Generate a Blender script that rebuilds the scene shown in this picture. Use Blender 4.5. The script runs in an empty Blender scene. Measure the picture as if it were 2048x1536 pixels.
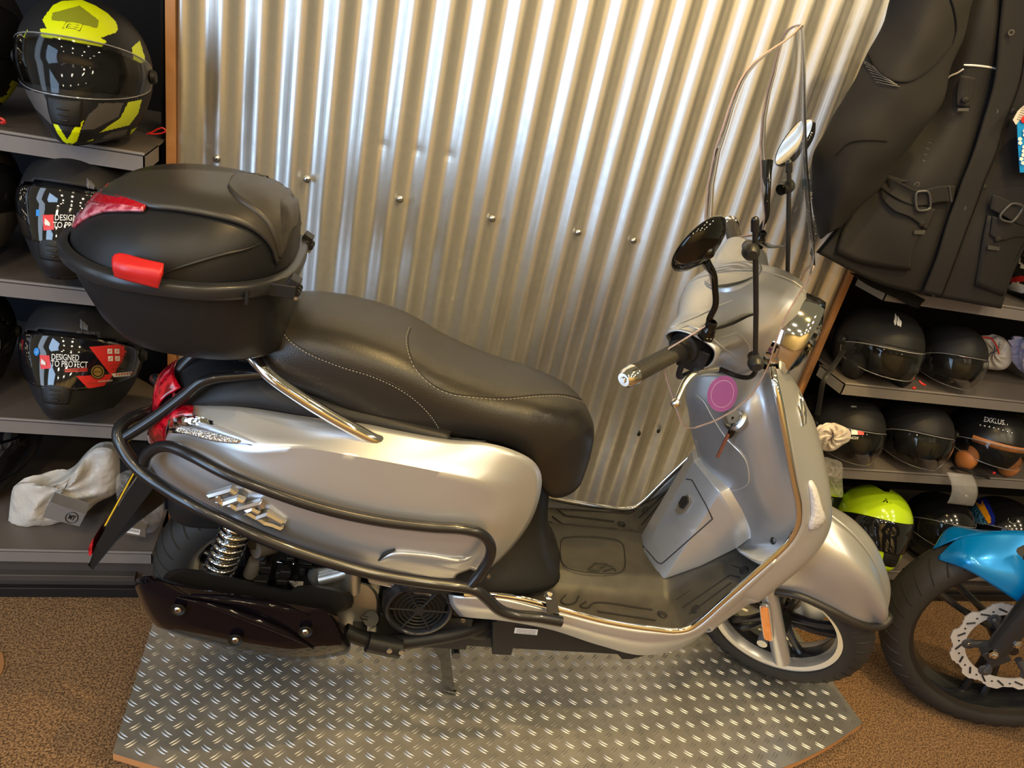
import bpy, math, random
import numpy as np
from mathutils import Vector, Matrix
from mathutils.geometry import tessellate_polygon

SC = bpy.context.scene
COL = SC.collection
random.seed(7)
R_ = math.radians

# ------------------------------------------------------------------ camera
FPX = 1416.0
CAMR = np.array([[0.95818129, 0.0869656, 0.27262722],
                 [-0.20342707, -0.46304268, 0.86267543],
                 [0.20126112, -0.88205922, -0.42598767]])   # rows: world axes seen by the camera (x right, y down, z ahead)
CAMC = np.array([0.0, -1.17, 1.40])
cd = bpy.data.cameras.new('camera')
cd.sensor_width = 36.0
cd.lens = FPX / 2048 * 36
cd.clip_start = 0.02
cam = bpy.data.objects.new('camera', cd)
COL.objects.link(cam)
bx, by, bz = CAMR[:, 0], -CAMR[:, 1], -CAMR[:, 2]
cam.matrix_world = Matrix(((bx[0], by[0], bz[0], CAMC[0]), (bx[1], by[1], bz[1], CAMC[1]),
                           (bx[2], by[2], bz[2], CAMC[2]), (0, 0, 0, 1)))
SC.camera = cam

# ------------------------------------------------------------------ light
SC.view_settings.view_transform = 'Standard'
SC.view_settings.look = 'None'
SC.view_settings.gamma = 1
SC.view_settings.use_curve_mapping = False
SC.view_settings.exposure = 0.0
wd = bpy.data.worlds.new('shop_air')
SC.world = wd
wd.use_nodes = True
wd.node_tree.nodes['Background'].inputs[0].default_value = (1.0, 0.84, 0.48, 1)
wd.node_tree.nodes['Background'].inputs[1].default_value = 0.20


def area(name, loc, look, sx, sy, power, col, spread=180):
    l = bpy.data.lights.new(name, 'AREA')
    l.shape = 'RECTANGLE'; l.size = sx; l.size_y = sy
    l.energy = power; l.color = col; l.spread = R_(spread)
    o = bpy.data.objects.new(name, l)
    COL.objects.link(o)
    o.location = loc
    o.rotation_euler = (Vector(look) - Vector(loc)).to_track_quat('-Z', 'Y').to_euler()
    return o


def spot(name, loc, look, power, col, ang, blend=0.3, rad=0.03):
    l = bpy.data.lights.new(name, 'SPOT')
    l.energy = power; l.color = col; l.spot_size = R_(ang); l.spot_blend = blend; l.shadow_soft_size = rad
    o = bpy.data.objects.new(name, l)
    COL.objects.link(o)
    o.location = loc
    o.rotation_euler = (Vector(look) - Vector(loc)).to_track_quat('-Z', 'Y').to_euler()
    return o


area('window_daylight', (-2.7, -2.3, 1.35), (0.3, 0.3, 0.7), 1.25, 2.7, 88, (0.48, 0.70, 1.0))
area('window_daylight', (-3.2, -0.7, 1.5), (0.0, 0.3, 0.8), 0.6, 2.4, 16, (0.62, 0.78, 1.0))
spot('warm_spot', (0.75, -0.45, 3.1), (0.7, 0.15, 0.6), 130, (1.0, 0.66, 0.28), 62, 0.4)
spot('warm_spot', (2.3, -0.9, 3.2), (1.5, 0.1, 0.6), 70, (1.0, 0.78, 0.5), 70, 0.6)
spot('warm_spot', (1.0, -1.0, 3.1), (0.75, 0.54, 0.50), 150, (1.0, 0.70, 0.20), 46, 0.7)
spot('warm_spot', (0.6, -2.3, 3.2), (0.6, -2.2, 0.0), 260, (1.0, 0.76, 0.34), 75, 0.6)  # extra spot behind the camera, added to brighten the carpet the sheet mirrors
for lx in (-1.8, -0.4, 1.0, 2.4):
    for ly in (-3.9, -2.9, -1.8):
        area('ceiling_lamp', (lx, ly, 3.25), (lx, ly, 0), 0.20, 0.20, 18, (1.0, 0.82, 0.54))

# ------------------------------------------------------------------ frames


def rodr(a, th):
    K = np.array([[0, -a[2], a[1]], [a[2], 0, -a[0]], [-a[1], a[0], 0]])
    return np.eye(3) + np.sin(th) * K + (1 - np.cos(th)) * K @ K


class Frame:
    """a local frame: world = R l + t.  at() turns a photo direction and one known local coordinate into a local point"""

    def __init__(s, Rm, t):
        s.R = Rm; s.t = np.array(t, float)

    def at(s, x, y, axis, val):
        d = s.R.T @ (CAMR @ np.array([x - 1024, y - 768, FPX]))
        c = s.R.T @ (CAMC - s.t)
        return c + (val - c[axis]) / d[axis] * d

    def w(s, p):
        return s.R @ np.array(p, float) + s.t


WF = Frame(np.eye(3), (0, 0, 0))
SF = Frame(rodr(np.array([0, 0, 1.]), R_(-5)), (1.22, 0, 0))            # scooter frame
_c = R_(27)
_a = np.array([-math.sin(_c), 0, math.cos(_c)])
_R0 = rodr(_a, -R_(36)); _A = np.array([0, 0, .225])
FF = Frame(SF.R @ _R0, SF.R @ (_A - _R0 @ _A) + SF.t)                   # steered front end


def wp(x, y, Y): return WF.at(x, y, 1, Y)
def wz(x, y, Z): return WF.at(x, y, 2, Z)
def sp(x, y, Y): return SF.at(x, y, 1, Y)
def fpt(x, y, Y): return _R0 @ (FF.at(x, y, 1, Y) - _A) + _A     # front-end point in scooter coordinates
def f2s(p): return _R0 @ (np.array(p, float) - _A) + _A

# ------------------------------------------------------------------ materials
MATS = {}


def mat(name, col, rough=0.5, metal=0.0, coat=0.0, bump=None, spec=0.5, trans=0.0, alpha=1.0, emit=None, ior=1.45, noise=None, coat_rough=0.05, aniso=None):
    if name in MATS: return MATS[name]
    m = bpy.data.materials.new(name); m.use_nodes = True
    nt = m.node_tree; b = nt.nodes['Principled BSDF']
    b.inputs['Base Color'].default_value = (*col, 1)
    b.inputs['Roughness'].default_value = rough
    b.inputs['Metallic'].default_value = metal
    b.inputs['Coat Weight'].default_value = coat
    b.inputs['Coat Roughness'].default_value = coat_rough
    b.inputs['Specular IOR Level'].default_value = spec
    b.inputs['Transmission Weight'].default_value = trans
    b.inputs['Alpha'].default_value = alpha
    b.inputs['IOR'].default_value = ior
    if emit:
        b.inputs['Emission Color'].default_value = (*emit[0], 1); b.inputs['Emission Strength'].default_value = emit[1]
    tc = nt.nodes.new('ShaderNodeTexCoord')
    if noise:     # (scale, amount, second colour)
        n = nt.nodes.new('ShaderNodeTexNoise'); n.inputs['Scale'].default_value = noise[0]; n.inputs['Detail'].default_value = 5
        nt.links.new(tc.outputs['Object'], n.inputs['Vector'])
        mx = nt.nodes.new('ShaderNodeMix'); mx.data_type = 'RGBA'
        mx.inputs[6].default_value = (*col, 1); mx.inputs[7].default_value = (*noise[2], 1)
        mr = nt.nodes.new('ShaderNodeMapRange'); mr.inputs[1].default_value = .5 - noise[1]; mr.inputs[2].default_value = .5 + noise[1]
        nt.links.new(n.outputs[0], mr.inputs[0]); nt.links.new(mr.outputs[0], mx.inputs[0]); nt.links.new(mx.outputs[2], b.inputs['Base Color'])
    if bump:      # (kind, scale, strength, distance)
        k = {'noise': 'ShaderNodeTexNoise', 'voronoi': 'ShaderNodeTexVoronoi'}[bump[0]]
        n = nt.nodes.new(k); n.inputs['Scale'].default_value = bump[1]
        nt.links.new(tc.outputs['Object'], n.inputs['Vector'])
        bp = nt.nodes.new('ShaderNodeBump'); bp.inputs['Strength'].default_value = bump[2]; bp.inputs['Distance'].default_value = bump[3]
        nt.links.new(n.outputs[0], bp.inputs['Height']); nt.links.new(bp.outputs[0], b.inputs['Normal'])
    MATS[name] = m
    return m


silver = mat('satin silver paint', (0.50, 0.51, 0.53), 0.32, 0.68, 0.0, bump=('noise', 1400, .05, .0004))
silver2 = mat('grey silver paint', (0.42, 0.43, 0.45), 0.34, 0.65, 0.0)
blackp = mat('matte black plastic', (0.012, 0.012, 0.013), 0.45, spec=.3, bump=('noise', 900, .15, .0005))
blackc = mat('topcase black plastic', (0.011, 0.0115, 0.013), 0.40, spec=.35, bump=('noise', 1200, .2, .0004))
blackg = mat('gloss black', (0.003, 0.003, 0.003), 0.06, coat=.2)
blackt = mat('black painted tube', (0.010, 0.010, 0.012), 0.28, coat=.3)
rubber = mat('tyre rubber', (0.020, 0.019, 0.018), 0.62, bump=('noise', 300, .2, .001))
chrome = mat('chrome', (0.80, 0.80, 0.80), 0.06, 1.0)
steel = mat('bare steel', (0.55, 0.55, 0.53), 0.28, 1.0)
alu = mat('cast aluminium', (0.52, 0.52, 0.50), 0.42, 0.9, bump=('noise', 400, .15, .001))
rimsil = mat('machined rim', (0.62, 0.61, 0.59), 0.32, 0.85)
redl = mat('red lens', (0.55, 0.006, 0.02), 0.08, coat=1.0, noise=(60, .06, (0.20, 0.0, 0.006)))
redc = mat('clear red lens', (0.62, 0.22, 0.28), 0.10, coat=1.0, noise=(90, .1, (0.35, .03, .06)))
redp = mat('red plastic', (0.52, 0.018, 0.018), 0.34)
orange = mat('orange reflector', (0.80, 0.22, 0.01), 0.25, coat=.8, bump=('voronoi', 500, .3, .001))
clear = mat('clear plastic', (0.97, 0.97, 0.97), 0.02, trans=1.0, ior=1.09)
glassy = mat('lamp glass', (0.95, 0.95, 0.95), 0.03, trans=1.0, ior=1.3)
lensr = mat('lamp reflector', (0.75, 0.75, 0.73), 0.10, 1.0, bump=('voronoi', 90, .5, .004))
leather = mat('seat vinyl', (0.018, 0.016, 0.014), 0.36, bump=('voronoi', 420, .35, .0006))
thread = mat('grey thread', (0.30, 0.27, 0.22), 0.7)
mud = mat('floorboard plastic', (0.036, 0.032, 0.026), 0.42, spec=.35, bump=('noise', 900, .12, .0006), noise=(25, .12, (0.046, .041, .033)))
groove = mat('dark groove', (0.010, 0.009, 0.008), 0.6)
white = mat('white print', (0.80, 0.80, 0.78), 0.5)
wood = mat('orange wood', (0.50, 0.25, 0.10), 0.5, noise=(9, .2, (0.40, .18, .07)))
shelfm = mat('grey powder coat shelf', (0.115, 0.098, 0.088), 0.42, bump=('noise', 800, .1, .0005))
shelfl = mat('grey shelf lip', (0.17, 0.155, 0.148), 0.40)
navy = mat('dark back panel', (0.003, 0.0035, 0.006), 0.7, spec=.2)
visor = mat('clear visor', (0.9, 0.9, 0.9), 0.02, trans=1.0, ior=1.25)
darkvisor = mat('smoked visor gloss', (0.008, 0.008, 0.010), 0.03, coat=1.0)
helmetblk = mat('matte black helmet', (0.011, 0.011, 0.013), 0.5, spec=.3)

# ------------------------------------------------------------------ mesh tools


def cr(pts, n, closed=False):
    """Catmull-Rom through pts, n samples evenly by chord length"""
    P = np.array(pts, float)
    if len(P) < 3 and not closed:
        t = np.linspace(0, 1, n)[:, None]; return P[0] * (1 - t) + P[-1] * t
    if closed: Q = np.vstack([P[-1], P, P[0], P[1]])
    else: Q = np.vstack([2 * P[0] - P[1], P, 2 * P[-1] - P[-2]])
    segs = len(Q) - 3; out = []
    for i in range(segs):
        p0, p1, p2, p3 = Q[i:i + 4]
        d = [max(np.linalg.norm(b - a) ** .5, 1e-6) for a, b in ((p0, p1), (p1, p2), (p2, p3))]
        t0 = 0; t1 = d[0]; t2 = t1 + d[1]; t3 = t2 + d[2]
        for t in np.linspace(t1, t2, 14, endpoint=False):
            A1 = (t1 - t) / (t1 - t0) * p0 + (t - t0) / (t1 - t0) * p1
            A2 = (t2 - t) / (t2 - t1) * p1 + (t - t1) / (t2 - t1) * p2
            A3 = (t3 - t) / (t3 - t2) * p2 + (t - t2) / (t3 - t2) * p3
            B1 = (t2 - t) / (t2 - t0) * A1 + (t - t0) / (t2 - t0) * A2
            B2 = (t3 - t) / (t3 - t1) * A2 + (t - t1) / (t3 - t1) * A3
            out.append((t2 - t) / (t2 - t1) * B1 + (t - t1) / (t2 - t1) * B2)
    out.append(P[0] if closed else P[-1])
    return resamp(np.array(out), n + 1 if closed else n)[:n]


def resamp(P, n):
    P = np.array(P, float)
    d = np.r_[0, np.cumsum(np.linalg.norm(np.diff(P, axis=0), axis=1))]
    t = np.linspace(0, d[-1], n)
    return np.array([np.interp(t, d, P[:, k]) for k in range(P.shape[1])]).T


def cap(p):
    """no deeper than thing > part > sub-part"""
    return p.parent if p is not None and p.parent is not None and p.parent.parent is not None else p


class MB:
    def __init__(s): s.V = []; s.F = []; s.M = []; s.mi = 0

    def add(s, V, F, mi=None):
        o = len(s.V); s.V += [tuple(map(float, v)) for v in V]
        s.F += [tuple(o + i for i in f) for f in F]; s.M += [s.mi if mi is None else mi] * len(F)
        return s

    def box(s, c, d, rot=None, mi=None):
        x, y, z = [k / 2 for k in d]
        V = np.array([(a * x, b * y, e * z) for a in (-1, 1) for b in (-1, 1) for e in (-1, 1)])
        if rot is not None: V = V @ np.array(rot).T
        V = V + np.array(c)
        return s.add(V, [(0, 1, 3, 2), (4, 6, 7, 5), (0, 4, 5, 1), (2, 3, 7, 6), (0, 2, 6, 4), (1, 5, 7, 3)], mi)

    def quad(s, a, b, c, d, mi=None): return s.add([a, b, c, d], [(0, 1, 2, 3)], mi)

    def grid(s, G, closeu=False, closev=False, mi=None):
        nu, nv = len(G), len(G[0])
        V = [p for r in G for p in r]
        F = []
        for i in range(nu if closeu else nu - 1):
            for j in range(nv if closev else nv - 1):
                a = i * nv + j; b = i * nv + (j + 1) % nv; c = ((i + 1) % nu) * nv + (j + 1) % nv; d = ((i + 1) % nu) * nv + j
                F.append((a, b, c, d))
        return s.add(V, F, mi)

    def loft(s, rings, cap=True, mi=None, closeu=False):
        s.grid(rings, closev=True, closeu=closeu, mi=mi)
        if cap and not closeu:
            n = len(rings[0])
            for ring, rev in ((rings[0], False), (rings[-1], True)):
                idx = list(range(n)); idx = idx[::-1] if rev else idx
                s.add(ring, [tuple(idx)], mi)
        return s

    def tube(s, pts, r, n=12, smooth=0, closed=False, cap=True, mi=None, flat=None):
        P = np.array(pts, float)
        if smooth: P = cr(P, smooth, closed)
        rr = np.interp(np.linspace(0, 1, len(P)), np.linspace(0, 1, len(np.atleast_1d(r))), np.atleast_1d(r)) if np.ndim(r) else np.full(len(P), r)
        if closed: T = np.roll(P, -1, 0) - np.roll(P, 1, 0)
        else: T = np.gradient(P, axis=0)
        T /= np.linalg.norm(T, axis=1)[:, None] + 1e-12
        u = np.cross(T[0], [0, 0, 1.0])
        if np.linalg.norm(u) < .1: u = np.cross(T[0], [0, 1.0, 0])
        u /= np.linalg.norm(u); rings = []
        for i, p in enumerate(P):
            u = u - (u @ T[i]) * T[i]; u /= np.linalg.norm(u); v = np.cross(T[i], u)
            fl = flat or 1.0
            rings.append([p + rr[i] * (math.cos(a) * u + fl * math.sin(a) * v) for a in np.linspace(0, 2 * math.pi, n, endpoint=False)])
        return s.loft(rings, cap and not closed, mi, closeu=closed)

    def cyl(s, a, b, r, n=24, r2=None, mi=None): return s.tube([a, b], [r, r if r2 is None else r2], n, mi=mi)

    def lathe(s, prof, c, axis, n=32, mi=None, close=False):
        """prof: (radius, height) ; axis: direction"""
        ax = np.array(axis, float); ax /= np.linalg.norm(ax)
        u = np.cross(ax, [0, 0, 1.0])
        if np.linalg.norm(u) < .1: u = np.cross(ax, [1.0, 0, 0])
        u /= np.linalg.norm(u); v = np.cross(ax, u); c = np.array(c, float)
        G = [[c + h * ax + r * (math.cos(a) * u + math.sin(a) * v) for a in np.linspace(0, 2 * math.pi, n, endpoint=False)] for r, h in prof]
        if close: G.append(G[0])
        return s.grid(G, closev=True, mi=mi)

    def ball(s, c, r, n=16, mi=None):
        r3 = np.array([r, r, r] if np.ndim(r) == 0 else r)
        G = [[np.array(c) + r3 * (math.sin(t) * math.cos(p), math.sin(t) * math.sin(p), math.cos(t)) for p in np.linspace(0, 2 * math.pi, n * 2, endpoint=False)] for t in np.linspace(0.001, math.pi - .001, n)]
        return s.grid(G, closev=True, mi=mi)

    def prism(s, poly, vec, mi=None):
        """poly: 3-D outline, extruded by vec"""
        P = [np.array(p, float) for p in poly]; v = np.array(vec, float); n = len(P)
        tris = tessellate_polygon([[Vector(p) for p in P]])
        V = P + [p + v for p in P]
        F = [tuple(t) for t in tris] + [tuple(n + i for i in reversed(t)) for t in tris] + [(i, (i + 1) % n, n + (i + 1) % n, n + i) for i in range(n)]
        return s.add(V, F, mi)

    def mirror(s):
        """adds the copy mirrored in y"""
        n = len(s.V); s.V += [(a, -b, c) for a, b, c in s.V]
        s.F += [tuple(n + i for i in reversed(f)) for f in s.F]; s.M += list(s.M); return s

    def xf(s, fn): s.V = [tuple(map(float, fn(v))) for v in s.V]; return s

    def build(s, name, m, parent=None, angle=40, bevel=0, solid=0, sub=0, weld=False, loc=None, label=None):
        me = bpy.data.meshes.new(name)
        V = s.V
        if loc is not None: V = [tuple(np.array(v) - loc) for v in V]
        me.from_pydata(V, [], s.F)
        for q in (m if isinstance(m, (list, tuple)) else [m]): me.materials.append(q)
        me.polygons.foreach_set('material_index', s.M)
        me.validate()
        o = bpy.data.objects.new(name, me); COL.objects.link(o)
        if loc is not None: o.location = loc
        if parent is not None: o.parent = cap(parent)
        if weld:
            import bmesh
            bm = bmesh.new(); bm.from_mesh(me); bmesh.ops.remove_doubles(bm, verts=bm.verts, dist=1e-5)
            bmesh.ops.recalc_face_normals(bm, faces=bm.faces); bm.to_mesh(me); bm.free()
        me.shade_smooth()
        if angle < 180: me.set_sharp_from_angle(angle=R_(angle))
        if solid:
            d = o.modifiers.new('thick', 'SOLIDIFY'); d.thickness = abs(solid); d.offset = 0 if solid > 0 else -1
        if bevel:
            d = o.modifiers.new('bevel', 'BEVEL'); d.width = bevel; d.segments = 2; d.limit_method = 'ANGLE'; d.angle_limit = R_(35); d.harden_normals = False
        if sub:
            d = o.modifiers.new('sub', 'SUBSURF'); d.levels = sub; d.render_levels = sub
        if label: o['label'] = label
        return o


def dense(l, n=40): return resamp(np.array([(p[0], p[1]) for p in l], float), n)


def patch(rows, nu=24, nv=48, smooth_rows=True):
    """rows: polylines in 3-D, each smoothed along; interpolated across -> grid [nu][nv]"""
    A = [cr(r, nv) for r in rows]
    G = []
    for j in range(nv):
        col = [a[j] for a in A]
        G.append(cr(col, nu) if smooth_rows and len(col) > 2 else resamp(col, nu))
    return [[G[j][i] for j in range(nv)] for i in range(nu)]


def mirg(G): return [[(p[0], -p[1], p[2]) for p in r][::-1] for r in G]


def tag(o, label, cat, group=None, kind=None):
    if label: o['label'] = label
    if cat: o['category'] = cat
    if group: o['group'] = group
    if kind: o['kind'] = kind
    return o


def empty(name, label, cat, loc=(0, 0, 0), group=None):
    o = bpy.data.objects.new(name, None); COL.objects.link(o); o.location = loc; o.empty_display_size = .05
    return tag(o, label, cat, group)


def struct(o): o['kind'] = 'structure'; return o


def fnt(name, text, m, parent, place, size=1.0, ext=0.0, bold=0.0):
    """lettering: the built-in font turned to mesh, each vertex (x,y,z) sent through place()"""
    cu = bpy.data.curves.new(name, 'FONT'); cu.body = text; cu.size = size; cu.extrude = ext; cu.resolution_u = 3; cu.offset = bold
    cu.align_x = 'CENTER'; cu.align_y = 'CENTER'
    t = bpy.data.objects.new('tmp', cu); COL.objects.link(t)
    dg = bpy.context.evaluated_depsgraph_get()
    me = bpy.data.meshes.new_from_object(t.evaluated_get(dg))
    bpy.data.objects.remove(t); bpy.data.curves.remove(cu)
    for v in me.vertices: v.co = Vector(place(v.co))
    me.name = name; me.materials.clear(); me.materials.append(m)
    o = bpy.data.objects.new(name, me); COL.objects.link(o)
    if parent is not None: o.parent = cap(parent)
    return o


from mathutils.bvhtree import BVHTree


class Surf:
    def __init__(s, V, F):
        s.b = BVHTree.FromPolygons([Vector(v) for v in V], [tuple(f) for f in F])
        s.c = Vector(CAMC); s.cen = None

    def hit(s, x, y, off=.001):
        d = Vector(CAMR @ np.array([x - 1024, y - 768, FPX])).normalized()
        p, n, i, t = s.b.ray_cast(s.c, d)
        k = 0
        while p is None and s.cen is not None and k < 40:      # past the outline: step back towards the middle
            k += 1; x += (s.cen[0] - x) * .03; y += (s.cen[1] - y) * .03
            d = Vector(CAMR @ np.array([x - 1024, y - 768, FPX])).normalized(); p, n, i, t = s.b.ray_cast(s.c, d)
        if p is None:
            p, n, i, t = s.b.find_nearest(s.c + d * 1.6)
            return np.array(p)
        return np.array(p) - np.array(d) * off


class LSurf:
    """a grid in scooter coordinates that photo directions can be dropped onto"""

    def __init__(s, G, closev=False):
        nu, nv = len(G), len(G[0])
        s.s = Surf([SF.w(p) for r in G for p in r], [(i * nv + j, i * nv + (j + 1) % nv, (i + 1) * nv + (j + 1) % nv, (i + 1) * nv + j) for i in range(nu - 1) for j in range(nv if closev else nv - 1)])

    def hit(s, x, y, off=.001): return SF.R.T @ (s.s.hit(x, y, off) - SF.t)
# ================================================================== SETTING
def floor_():
    m = mat('brown carpet', (0.37, 0.215, 0.10), 0.95, noise=(230, .10, (0.085, .042, .017)), bump=('noise', 500, .9, .006))
    b = MB(); b.quad((-5, -4.5, -.07), (6, -4.5, -.07), (6, 2.2, -.07), (-5, 2.2, -.07))
    struct(b.build('floor', m))
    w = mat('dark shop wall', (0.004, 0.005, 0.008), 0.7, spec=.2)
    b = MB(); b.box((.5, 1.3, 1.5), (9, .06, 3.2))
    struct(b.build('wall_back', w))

    w2 = mat('warm tan unseen wall', (.80, .58, .24), .8)
    b = MB(); b.box((.5, -4.6, 1.6), (9, .06, 3.4)); struct(b.build('unseen_wall_front', w2))  # unseen wall, added so the corrugated sheet picks up a golden reflection


floor_()

WY = .54            # corrugated sheet plane
X0, X1 = -.322, 1.445


def sheet():
    root = empty('display_bay', 'galvanised corrugated metal bay panel framed in orange wood behind the silver scooter', 'wall panel', (X0, WY, -.07))
    inv = np.array([X0, WY, -.07])
    m = bpy.data.materials.new('galvanised corrugated steel'); m.use_nodes = True
    nt = m.node_tree; b = nt.nodes['Principled BSDF']
    b.inputs['Metallic'].default_value = .87; b.inputs['Base Color'].default_value = (.60, .60, .58, 1)
    tc = nt.nodes.new('ShaderNodeTexCoord')
    n = nt.nodes.new('ShaderNodeTexNoise'); n.inputs['Scale'].default_value = 40; n.inputs['Detail'].default_value = 6
    nt.links.new(tc.outputs['Object'], n.inputs['Vector'])
    mr = nt.nodes.new('ShaderNodeMapRange'); mr.inputs[3].default_value = .30; mr.inputs[4].default_value = .46
    nt.links.new(n.outputs[0], mr.inputs[0]); nt.links.new(mr.outputs[0], b.inputs['Roughness'])
    cr_ = nt.nodes.new('ShaderNodeMix'); cr_.data_type = 'RGBA'
    cr_.inputs[6].default_value = (.70, .69, .66, 1); cr_.inputs[7].default_value = (.52, .52, .50, 1)
    nt.links.new(n.outputs[0], cr_.inputs[0]); nt.links.new(cr_.outputs[2], b.inputs['Base Color'])
    # long faint vertical streaks and light dents
    mp = nt.nodes.new('ShaderNodeMapping'); mp.inputs['Scale'].default_value = (150, 20, 2.5)
    n2 = nt.nodes.new('ShaderNodeTexNoise'); n2.inputs['Scale'].default_value = 1; n2.inputs['Detail'].default_value = 3
    nt.links.new(tc.outputs['Object'], mp.inputs[0]); nt.links.new(mp.outputs[0], n2.inputs['Vector'])
    bp = nt.nodes.new('ShaderNodeBump'); bp.inputs['Strength'].default_value = .35; bp.inputs['Distance'].default_value = .0012
    nt.links.new(n2.outputs[0], bp.inputs['Height']); nt.links.new(bp.outputs[0], b.inputs['Normal'])
    p = .0757
    amp = .0085
    zs = np.linspace(-.068, 2.0, 60)
    dents = [tuple(wp(x, y, WY)[[0, 2]]) for x, y in ((768, 292), (838, 303), (900, 312))]
    xs = np.arange(X0, X1 + .0001, p / 14)
    G = []
    for z in list(zs) + [d[1] for d in dents] + [d[1] + .012 for d in dents] + [d[1] - .012 for d in dents]: G.append(z)
    zs = sorted(G); G = []
    for z in zs:
        row = []
        for x in xs:
            y = -amp * math.cos((x - X0 - .012) / p * 2 * math.pi)
            for dx, dz in dents:
                q = ((x - dx) / .010) ** 2 + ((z - dz) / .012) ** 2
                y += .0022 * math.exp(-q)
            row.append((x - inv[0], y, z - inv[2]))
        G.append(row)
    b = MB(); b.grid(G); b.build('corrugated_sheet', m, root, angle=180, solid=.001)
    for x, s in ((X0 - .0095, 1), (X1 + .0095, 1)):
        b = MB(); b.box((x - inv[0], .02, 1.03), (.019, .075, 2.06)); b.build('wood_edge', wood, root, bevel=.001)
    for (x, y) in ((433, 318), (614, 359), (800, 399), (985, 438), (1157, 466), (1268, 482)):
        q = wp(x, y, WY - .010) - inv
        b = MB(); b.lathe([(0, -.004), (.003, -.004), (.0032, -.0035), (.0072, -.002), (.0085, 0), (.0085, .004)], q, (0, 1, 0), 20)
        b.lathe([(0, -.0043), (.0016, -.0043), (.0016, -.0040)], q, (0, 1, 0), 8, mi=1)
        b.build('screw', [steel, groove], root)
    # chipped spots near the bottom
    for (x, y) in ((1278, 868), (1317, 862)):
        q = wp(x, y, WY - .010) - inv
        b = MB(); b.ball(q, (.006, .003, .008), 6); b.build('chip', groove, root)
    b = MB(); b.box((.883, .048, 1.0), (1.76, .012, 2.0)); b.build('back_board', wood, root)
    return root


sheet()


def podium():
    root = empty('display_podium', 'low podium topped with aluminium tread plate under the silver scooter', 'platform', (.6, 0, -.07))
    L = np.array([.6, 0, -.07])
    m = bpy.data.materials.new('aluminium tread plate'); m.use_nodes = True
    nt = m.node_tree; b = nt.nodes['Principled BSDF']
    b.inputs['Metallic'].default_value = .88
    tc = nt.nodes.new('ShaderNodeTexCoord')
    n = nt.nodes.new('ShaderNodeTexNoise'); n.inputs['Scale'].default_value = 14; n.inputs['Detail'].default_value = 7
    nt.links.new(tc.outputs['Object'], n.inputs['Vector'])
    r = nt.nodes.new('ShaderNodeMapRange'); r.inputs[3].default_value = .36; r.inputs[4].default_value = .56
    nt.links.new(n.outputs[0], r.inputs[0]); nt.links.new(r.outputs[0], b.inputs['Roughness'])
    mx = nt.nodes.new('ShaderNodeMix'); mx.data_type = 'RGBA'; mx.inputs[6].default_value = (.34, .33, .32, 1); mx.inputs[7].default_value = (.50, .485, .46, 1)
    nt.links.new(n.outputs[0], mx.inputs[0]); nt.links.new(mx.outputs[2], b.inputs['Base Color'])
    # outline: straight sides at x=-.312 and 1.474, bowed front edge
    fr = [(-.312, -.138), (-.19, -.185), (0, -.245), (.25, -.292), (.58, -.310), (.9, -.300), (1.15, -.268), (1.33, -.217), (1.474, -.160)]
    fr = cr([(x, y, 0) for x, y in fr], 40)
    out = [(p[0], p[1]) for p in fr] + [(1.474, .345), (1.436, .345), (1.436, .48), (-.312, .48)]
    b = MB(); b.prism([(x - L[0], y, -L[2] - .002) for x, y in out], (0, 0, .002))
    def edge_y(x): return np.interp(x, fr[:, 0], fr[:, 1])
    px, py = .0412, .0385
    j = 0
    y = -.33
    while y < .52:
        for half in (0, 1):
            yy = y + half * py / 2
            if yy > .47: continue
            x = -.31 + (half * .5) * px + .006
            while x < (1.465 if yy < .33 else 1.425):
                if yy > edge_y(min(max(x, -.31), 1.47)) + .010:
                    for k in (-1, 1):
                        # lens-shaped raised bar
                        sgn = -1 if half == 0 else 1
                        a = sgn * R_(40); ca, sa = math.cos(a), math.sin(a)
                        ox, oy = (-sa * k * .0031), (ca * k * .0031)
                        Lh, Wd, H = .0128, .0016, .0015
                        P = []
                        for t in (-1, -.55, 0, .55, 1):
                            bow = .0014 * (1 - t * t) * (-1)
                            P.append((t * Lh, bow, Wd * math.sqrt(max(0, 1 - t * t)) + .0002, H * (1 - t ** 4)))
                        V = []
                        for t, bw, wd, h in P:
                            for q, hh in ((-wd, 0), (0, h), (wd, 0)):
                                X, Y = t, bw + q
                                V.append((x + ox + X * ca - Y * sa - L[0], yy + oy + X * sa + Y * ca, hh - L[2] + .0001))
                        F = []
                        for i in range(4):
                            for q in (0, 1):
                                F.append((i * 3 + q, i * 3 + q + 3, i * 3 + q + 4, i * 3 + q + 1))
                        b.add(V, F)
                x += px
        y += py
    b.build('tread_plate', m, root, angle=50)
    out2 = [(x + (.0 if abs(x - .58) < .8 else 0), y + .001) for x, y in out]
    b = MB(); b.prism([(x - L[0], y, -L[2] - .022) for x, y in out2], (0, 0, .020)); b.build('wood_board', wood, root)
    b = MB(); b.box((0, .12, .0235), (1.62, .56, .047)); b.build('plinth', blackp, root)
    return root


podium()


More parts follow.
